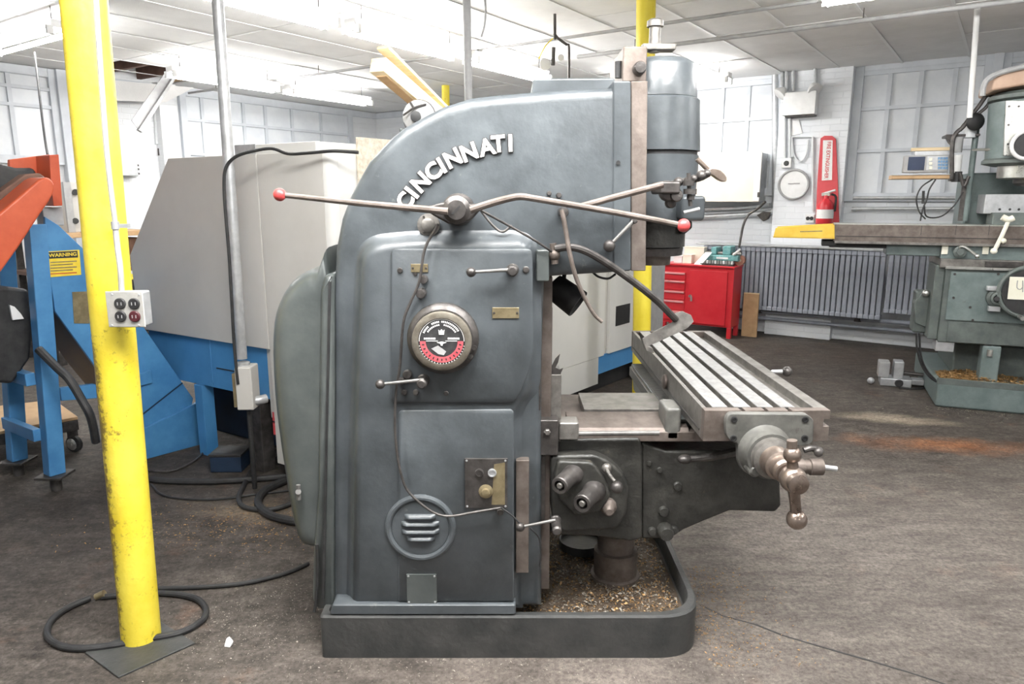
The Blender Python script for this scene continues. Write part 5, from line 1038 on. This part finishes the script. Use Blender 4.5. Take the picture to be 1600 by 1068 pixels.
tv = thing('bench_vise', 'teal painted vise on the tray on the red cabinet', 'vise', CB(.17, .15, zt))
va0, va1 = ca_(1155, 400, .15), ca_(1098, 400, .15)
vzz = lambda v: CH(1125, v, .15).z
obj('vise_base', MB().fbox(CB, va0, va1, .12, .30, zt+.05, vzz(398)), K['tealvise'], tv, bevel=.012); obj('fixed_jaw', MB().fbox(CB, va0+.10, va0+.20, .14, .32, vzz(398)+.001, vzz(384)), K['tealvise'], tv, bevel=.012); obj('sliding_jaw', MB().fbox(CB, va0+.27, va0+.34, .14, .32, vzz(398)+.001, vzz(386)), K['tealvise'], tv, bevel=.012)
obj('vise_screw', MB().cone(CB(va0-.01, .2, vzz(396)), CB(va0+.42, .2, vzz(396)), .022, n=12), K['steel'], tv); obj('name_strip', MB().fbox(CB, va0+.12, va0+.26, .113, .12, vzz(404), vzz(401)), K['white'], tv); obj('pale_lever', MB().tube([CB(va0+.06,.11,vzz(397)), CB(va0-.02,.11,vzz(388))], .014, n=8, sub=1), K['white'], tv)
ry = thing('socket_tray', 'grey tray of small sockets under the teal vise', 'tray', CB(.2, .1, zt)); obj('tray', MB().fbox(CB, va0+.03, va1-.02, .02, .10, zt, zt+.02), K['darksteel'], ry)
for i in range(12): obj('socket', MB().lathe([(.013,0),(.013,.035),(.009,.036),(.008,.02)], CB(va0+.05+i*.033, .06, zt+.021), (0,0,1), 12), K['alu' if i % 3 else 'white'], ry)
t = thing('tape_spool', 'reddish brown spool on the right end of the red cabinet', 'spool', CB(.05,.2,zt)); obj('roll', MB().lathe([(.06,0),(.06,.06),(.02,.06),(.02,.0)], CB(.0,.22,zt+.0605)-BX*.03, BX, 22), mat('spool_brown', (.28,.12,.08), (.36,.17,.12), 8, .6), t); obj('core', MB().lathe([(.022,-.005),(.022,.065)], CB(.0,.22,zt+.0605)-BX*.03, BX, 14), K['card'], t)
for i, (u0, u1, v, b, m, lb) in enumerate([(1052,1066,401,.12,'white','white carton at the left end of the red cabinet top'),(1066,1081,399,.12,'paper','cream carton second from the left on the red cabinet'),(1068,1100,387,.225,'cream','pale larger box at the back of the red cabinet')]):
    a0_, a1_ = ca_(u1, 405, b), ca_(u0, 405, b); t = thing('small_box', lb, 'box', CB((a0_+a1_)/2, b, zt)); ztp = CH((u0+u1)/2, v, b).z
    obj('carton', MB().fbox(CB, a0_+.004, a1_-.004, b, b+.10, zt, ztp), K[m], t, bevel=.003); obj('lid', MB().fbox(CB, a0_+.001, a1_-.001, b-.003, b+.103, ztp, ztp+.012), K[m], t, bevel=.002)
pp = [CH(1082,414,.02), CH(1092,416,.02), CH(1113,393,.09), CH(1106,391,.09)]; o = obj('paper_sheet', MB().prism([CB(ca_(1084,413,.02),.015,zt+.002), CB(ca_(1096,413,.02),.015,zt+.002), CH(1113,394,.10), CH(1102,394,.10)], BX*.004), K['white']); o['label'] = 'white sheet of card leaning against the teal vise'; o['category'] = 'paper'
t = thing('wooden_board', 'brown wooden board standing right of the red cabinet', 'board', CB(-.20,.3,0)); a0_, a1_ = ca_(1184,490,.30), ca_(1160,490,.30); zb_ = CH(1173,459,.30).z
obj('board', MB().fbox(CB, a0_, a1_, .30, .33, .0, zb_), K['plank'], t, bevel=.003); obj('edge_strip', MB().fbox(CB, a0_, a1_, .298, .332, zb_+.0005, zb_+.012), K['wood'], t)
# ================================================================== RADIATORS
def radiator(u0, u1, b, label, v0=388, v1=488):
    a0_, a1_ = -R(0,0,0).x, 0
    f = lambda u, v: hit(u, v, R(0, b, 0), BX)
    A0, A1_ = ab(f(u0, 400))[0], ab(f(u1, 400))[0]; z1, z0 = f((u0+u1)/2, (v0)).z, f((u0+u1)/2, v1).z
    t = thing('radiator', label, 'radiator', R((A0+A1_)/2, b, 0)); N_ = max(3, int(round((A1_-A0)/.058))); st = (A1_-A0)/N_; proto = None
    for i in range(N_):
        c = R(A0+st*(i+.5), b, 0)
        if proto is None:
            q = lambda x, y, z: AX*x + BX*y + V((0,0,z)); mb = MB(); w_ = st*.5-.006
            mb.fbox(q, -w_, w_, -.03, .03, z0+.03, z1-.03); mb.fbox(q, -st*.5+.001, st*.5-.001, -.045, .06, z0, z0+.05); mb.fbox(q, -st*.5+.001, st*.5-.001, -.045, .06, z1-.05, z1)
            proto = obj('radiator_section', mb, K['radiator'], t, bevel=.008); proto.location = c - t.location
        else:
            o = dup(proto, t, c - t.location)
    for i in (.06, .94): obj('wall_bracket', MB().fbox(lambda x,y,z: R(x, b+y, z), A0+(A1_-A0)*i-.02, A0+(A1_-A0)*i+.02, .0605, .325, z0+.03, z0+.06), K['radiator'], t, bevel=.004)
    return A0, A1_, z0, z1, t
_, _, rz0, rz1, _ = radiator(1100, 1386, 8.68, 'long grey cast radiator along the right wall beside the red cabinet')
radiator(1389, 1480, 8.68, 'grey cast radiator partly behind the right machine knee', 392, 492)
t = thing('radiator_cover', 'thin painted ledge over the radiators on the right wall', 'ledge', R(ab(onB(1280,385))[0], 8.7, rz1)); obj('ledge', MB().fbox(R, ab(onB(1092,385,.3))[0], ab(onB(1500,385,.3))[0], 8.62, 8.86, rz1+.012, rz1+.03), K['galv'], t, bevel=.003)
for q in range(6): obj('ledge_bracket', MB().fbox(R, -2.9+q*.62, -2.87+q*.62, 8.66, 8.8, rz1+.0005, rz1+.0115), K['galv'], t)
t = thing('heating_pipe', 'grey heating pipe running low along the wall under the radiators', 'pipe', R(-1.5, 8.72, .2))
pz_ = hit(1320, 497, R(0,8.72,0), BX).z
obj('pipe', MB().cone(R(-3.2, 8.76, pz_), R(.8, 8.76, pz_), .025, n=12), K['radiator'], t); obj('pipe', MB().cone(R(-3.2, 8.82, pz_-.10), R(.8, 8.82, pz_-.10), .02, n=12), K['radiator'], t)
for q in (-2.4, -1.3, -.3): obj('valve', MB().cone(R(q, 8.76, pz_-.03), R(q, 8.76, pz_+.04), .04, n=12), K['darksteel'], t)
# ================================================================== THINGS ON THE RIGHT WALL
def wbox(name, u0, v0, u1, v1, o0, o1, m, parent, bevel=.004, **k):
    um, vm = (u0+u1)/2, (v0+v1)/2; return obj(name, MB().fbox(FB, ab(onB(u0,vm,o1))[0], ab(onB(u1,vm,o1))[0], o0, o1, onB(um,v1,o1).z, onB(um,v0,o1).z), K[m], parent, bevel=bevel, **k)
t = thing('electrical_panel', 'large cream electrical panel on the right wall beside the mill head', 'electrical panel', onB(1140,330,.0)); wbox('box', 1060, 240, 1186, 314, .004, .33, 'galv', t, .006); wbox('door', 1060, 238, 1188, 315, .331, .35, 'cream', t, .004); wbox('door_edge', 1178, 238.5, 1188, 314, .3502, .356, 'white', t, .002); wbox('latch', 1183, 300, 1187, 308, .357, .37, 'darksteel', t)
t = thing('wall_conduit', 'grey conduit bending down beside the cream panel and along under it', 'conduit', onB(1212,220,.04)); obj('pipe', MB().tube([onB(1211,105,.06), onB(1211,220,.06), onB(1211,315,.06), onB(1209,326,.06), onB(1200,332,.06), onB(1150,336,.06), onB(1070,340,.06)], .035, n=12, sub=4), K['galv'], t); obj('pipe', MB().tube([onB(1203,320,.06), onB(1150,325,.06), onB(1070,328,.06)], .025, n=10, sub=1), K['galv'], t)
obj('conduit_body', MB().prism([onB(1182,336,.1), onB(1192,330,.1), onB(1205,331,.1), onB(1200,342,.1), onB(1192,346,.1)], BX*.06), K['darksteel'], t, bevel=.01)
hose('power_cable', [(1196,315),(1184,326),(1170,335),(1162,350),(1158,368),(1155,386)], .014, 'dark cable dropping from the cream panel to the red cabinet', 'cable', 'darksteel', Y=[8.25,8.35,8.4,8.4,8.4,8.35])
O_ = .162
t = thing('emergency_light', 'white emergency light box with two lamp heads on the pilaster', 'emergency light', onB(1249,160,O_)); wbox('battery_box', 1223, 143, 1274, 179, O_, O_+.16, 'white', t, .006); wbox('box_base', 1226, 179.3, 1272, 182, O_, O_+.12, 'darksteel', t)
for u, v in [(1225,138),(1268,132)]:
    p = onB(u, v, O_+.12); lh = obj('lamp_head', MB().lathe([(.03,0),(.075,.06),(.08,.09),(.075,.092)], p+BX*.03, (-.3*BX - .9*AX*(1 if u < 1240 else -1)*.4 + V((0,0,-.5))), 20), K['white'], t); obj('lamp_stem', MB().cone(p+BX*.03, p+BX*.03-V((0,0,.07)), .02, n=10), K['white'], lh)
t = thing('clock', 'round white wall clock with thin dark rim on the pilaster', 'clock', onB(1241,288,O_)); c_ = onB(1241,288,O_+.002); obj('clock_face', MB().lathe([(.16,0),(.16,.03)], c_, -BX, 40), K['white'], t); obj('rim', MB().torus(c_-BX*.03, BX, .165, .014, 40, 8), K['grey'], t)
for dx, dz in ((.07,.01),(-.06,.008)): obj('clock_hand', MB().fbox(lambda a,b,z: c_-BX*(.033+b)+AX*a+V((0,0,z)), min(0,dx), max(0,dx), 0, .003, dz-.006, dz+.006), K['grey'], t)
t = thing('outlet', 'square white outlet with dark centre above the clock', 'outlet', onB(1228,254,O_)); wbox('plate', 1221, 247, 1236, 262, O_, O_+.04, 'white', t); obj('socket', MB().lathe([(.03,0),(.028,.006)], onB(1228.5,255,O_+.041), -BX, 14), K['black'], t)
t = thing('outlet', 'low white double outlet right of the clock beside the red board', 'outlet', onB(1264,341,O_)); wbox('plate', 1258, 335, 1272, 348, O_, O_+.03, 'white', t); obj('socket', MB().lathe([(.022,0),(.02,.006)], onB(1262,341,O_+.031), -BX, 12), K['black'], t); obj('socket', MB().lathe([(.022,0),(.02,.006)], onB(1268,341,O_+.031), -BX, 12), K['black'], t)
t = thing('wall_conduit', 'thin white conduits from the emergency light down to the outlet', 'conduit', onB(1232,215,O_)); 
for u in (1226, 1234): obj('pipe', MB().tube([onB(u,184,O_+.02), onB(u,247,O_+.02)], .016, n=8, sub=1), K['pipewhite'], t)
obj('bracket', MB().tube([onB(1238,245,O_+.02), onB(1238,214,O_+.02), onB(1270,214,O_+.02), onB(1270,330,O_+.02)], .014, n=8, sub=1), K['pipewhite'], t); obj('cord_loop', MB().tube([onB(1238,216,O_+.02), onB(1240,240,O_+.02), onB(1250,252,O_+.02), onB(1260,240,O_+.02), onB(1263,218,O_+.02)], .010, n=8), K['pipewhite'], t); obj('gusset', MB().prism([onB(1236,186,O_+.01), onB(1248,186,O_+.01), onB(1254,208,O_+.01), onB(1236,212,O_+.01)], BX*.012), K['white'], t)
t = thing('wall_conduit', 'grey conduits above the emergency light up to the ceiling', 'conduit', onB(1240,120,O_)); 
for u in (1222, 1229, 1240, 1274): obj('pipe', MB().tube([onB(u,96+(u==1222)*8,O_+.03), onB(u,142,O_+.03)], .020, n=8, sub=1), K['galv'], t)
t = thing('fire_board', 'tall red extinguisher board with white vertical label on the pilaster', 'sign', onB(1293,280,O_)); ab_ = [onB(u, v, O_+.022) for u, v in [(1282,216),(1288,212),(1300,212),(1306,217),(1309,283),(1277,284)]]
bd = obj('upper_board', MB().prism(ab_, BX*.02), K['reddark'], t, bevel=.003); obj('lower_board', MB().prism([onB(u, v, O_+.022) for u, v in [(1277,284),(1309,283),(1311,348),(1274,350)]], BX*.02), K['reddark'], t, bevel=.003)
lb_ = obj('white_label', MB().prism([onB(u, v, O_+.024) for u, v in [(1286,219),(1301,219),(1300,281),(1284,282)]], BX*.0015), K['letter'], bd); 
c = bpy.data.curves.new('txt', 'FONT'); c.body = 'FIRE EXTINGUISHER'; c.align_x = 'CENTER'; c.align_y = 'CENTER'; c.size = .056; c.extrude = .0005; c.offset = .001
tx = bpy.data.objects.new('txt', c); C.objects.link(tx); bpy.context.view_layer.update(); me = bpy.data.meshes.new_from_object(tx.evaluated_get(bpy.context.evaluated_depsgraph_get())); bpy.data.objects.remove(tx)
xs = [q.co.x for q in me.vertices]; ln = max(xs)-min(xs); tz = (onB(1293,222,O_).z-onB(1293,279,O_).z)/ln; pc = onB(1293,250,O_+.0255)
for vv in me.vertices: x, y, z = vv.co; vv.co = pc + V((0,0,-x*tz)) + AX*y - BX*z
me.materials.append(K['reddark']); o = bpy.data.objects.new('board_lettering', me); C.objects.link(o); o.parent = lb_; o.location = -base_of(lb_)
t = thing('fire_extinguisher', 'red fire extinguisher with white label before its red board', 'fire extinguisher', onB(1290,350,O_+.1)); ec = onB(1288,345,O_+.12); ez = lambda v: onB(1288,v,O_+.12).z
obj('cylinder', MB().lathe([(.085,ez(349)),(.09,ez(346)),(.09,ez(322)),(.07,ez(315)),(.03,ez(310)),(.025,ez(305))], (ec.x,ec.y,0), (0,0,1), 24), K['red'], t); obj('valve_head', MB().fbox(lambda a,b,z: V((ec.x,ec.y,z))+AX*a+BX*b, -.05, .04, -.02, .02, ez(306), ez(301)), K['alu'], t, bevel=.004); obj('handle', MB().tube([V((ec.x,ec.y,ez(303)))+AX*-.05, V((ec.x,ec.y,ez(300)))+AX*.02, V((ec.x,ec.y,ez(297)))+AX*.09], .012, n=8, sub=2), K['white'], t); obj('hose', MB().tube([V((ec.x,ec.y,ez(303)))+AX*.05, V((ec.x,ec.y,ez(308)))+AX*.10, V((ec.x,ec.y,ez(330)))+AX*.10], .012, n=8), K['black'], t)
obj('instruction_label', MB().lathe([(.0915,ez(341)),(.0915,ez(327))], (ec.x,ec.y,0), (0,0,1), 24, cap=False), K['letter'], t)
t = thing('wall_pipe', 'grey pipe running along the right wall above the radiators, upper of two', 'pipe', onB(1420,308,.05)); obj('pipe', MB().tube([onB(1333,309,.07), onB(1760,309,.07)], .020, n=10, sub=1), K['galv'], t)
t = thing('wall_pipe', 'grey pipe running along the right wall above the radiators, lower of two', 'pipe', onB(1420,326,.05)); obj('pipe', MB().tube([onB(1331,326,.07), onB(1760,326,.07)], .022, n=10, sub=1), K['galv'], t)
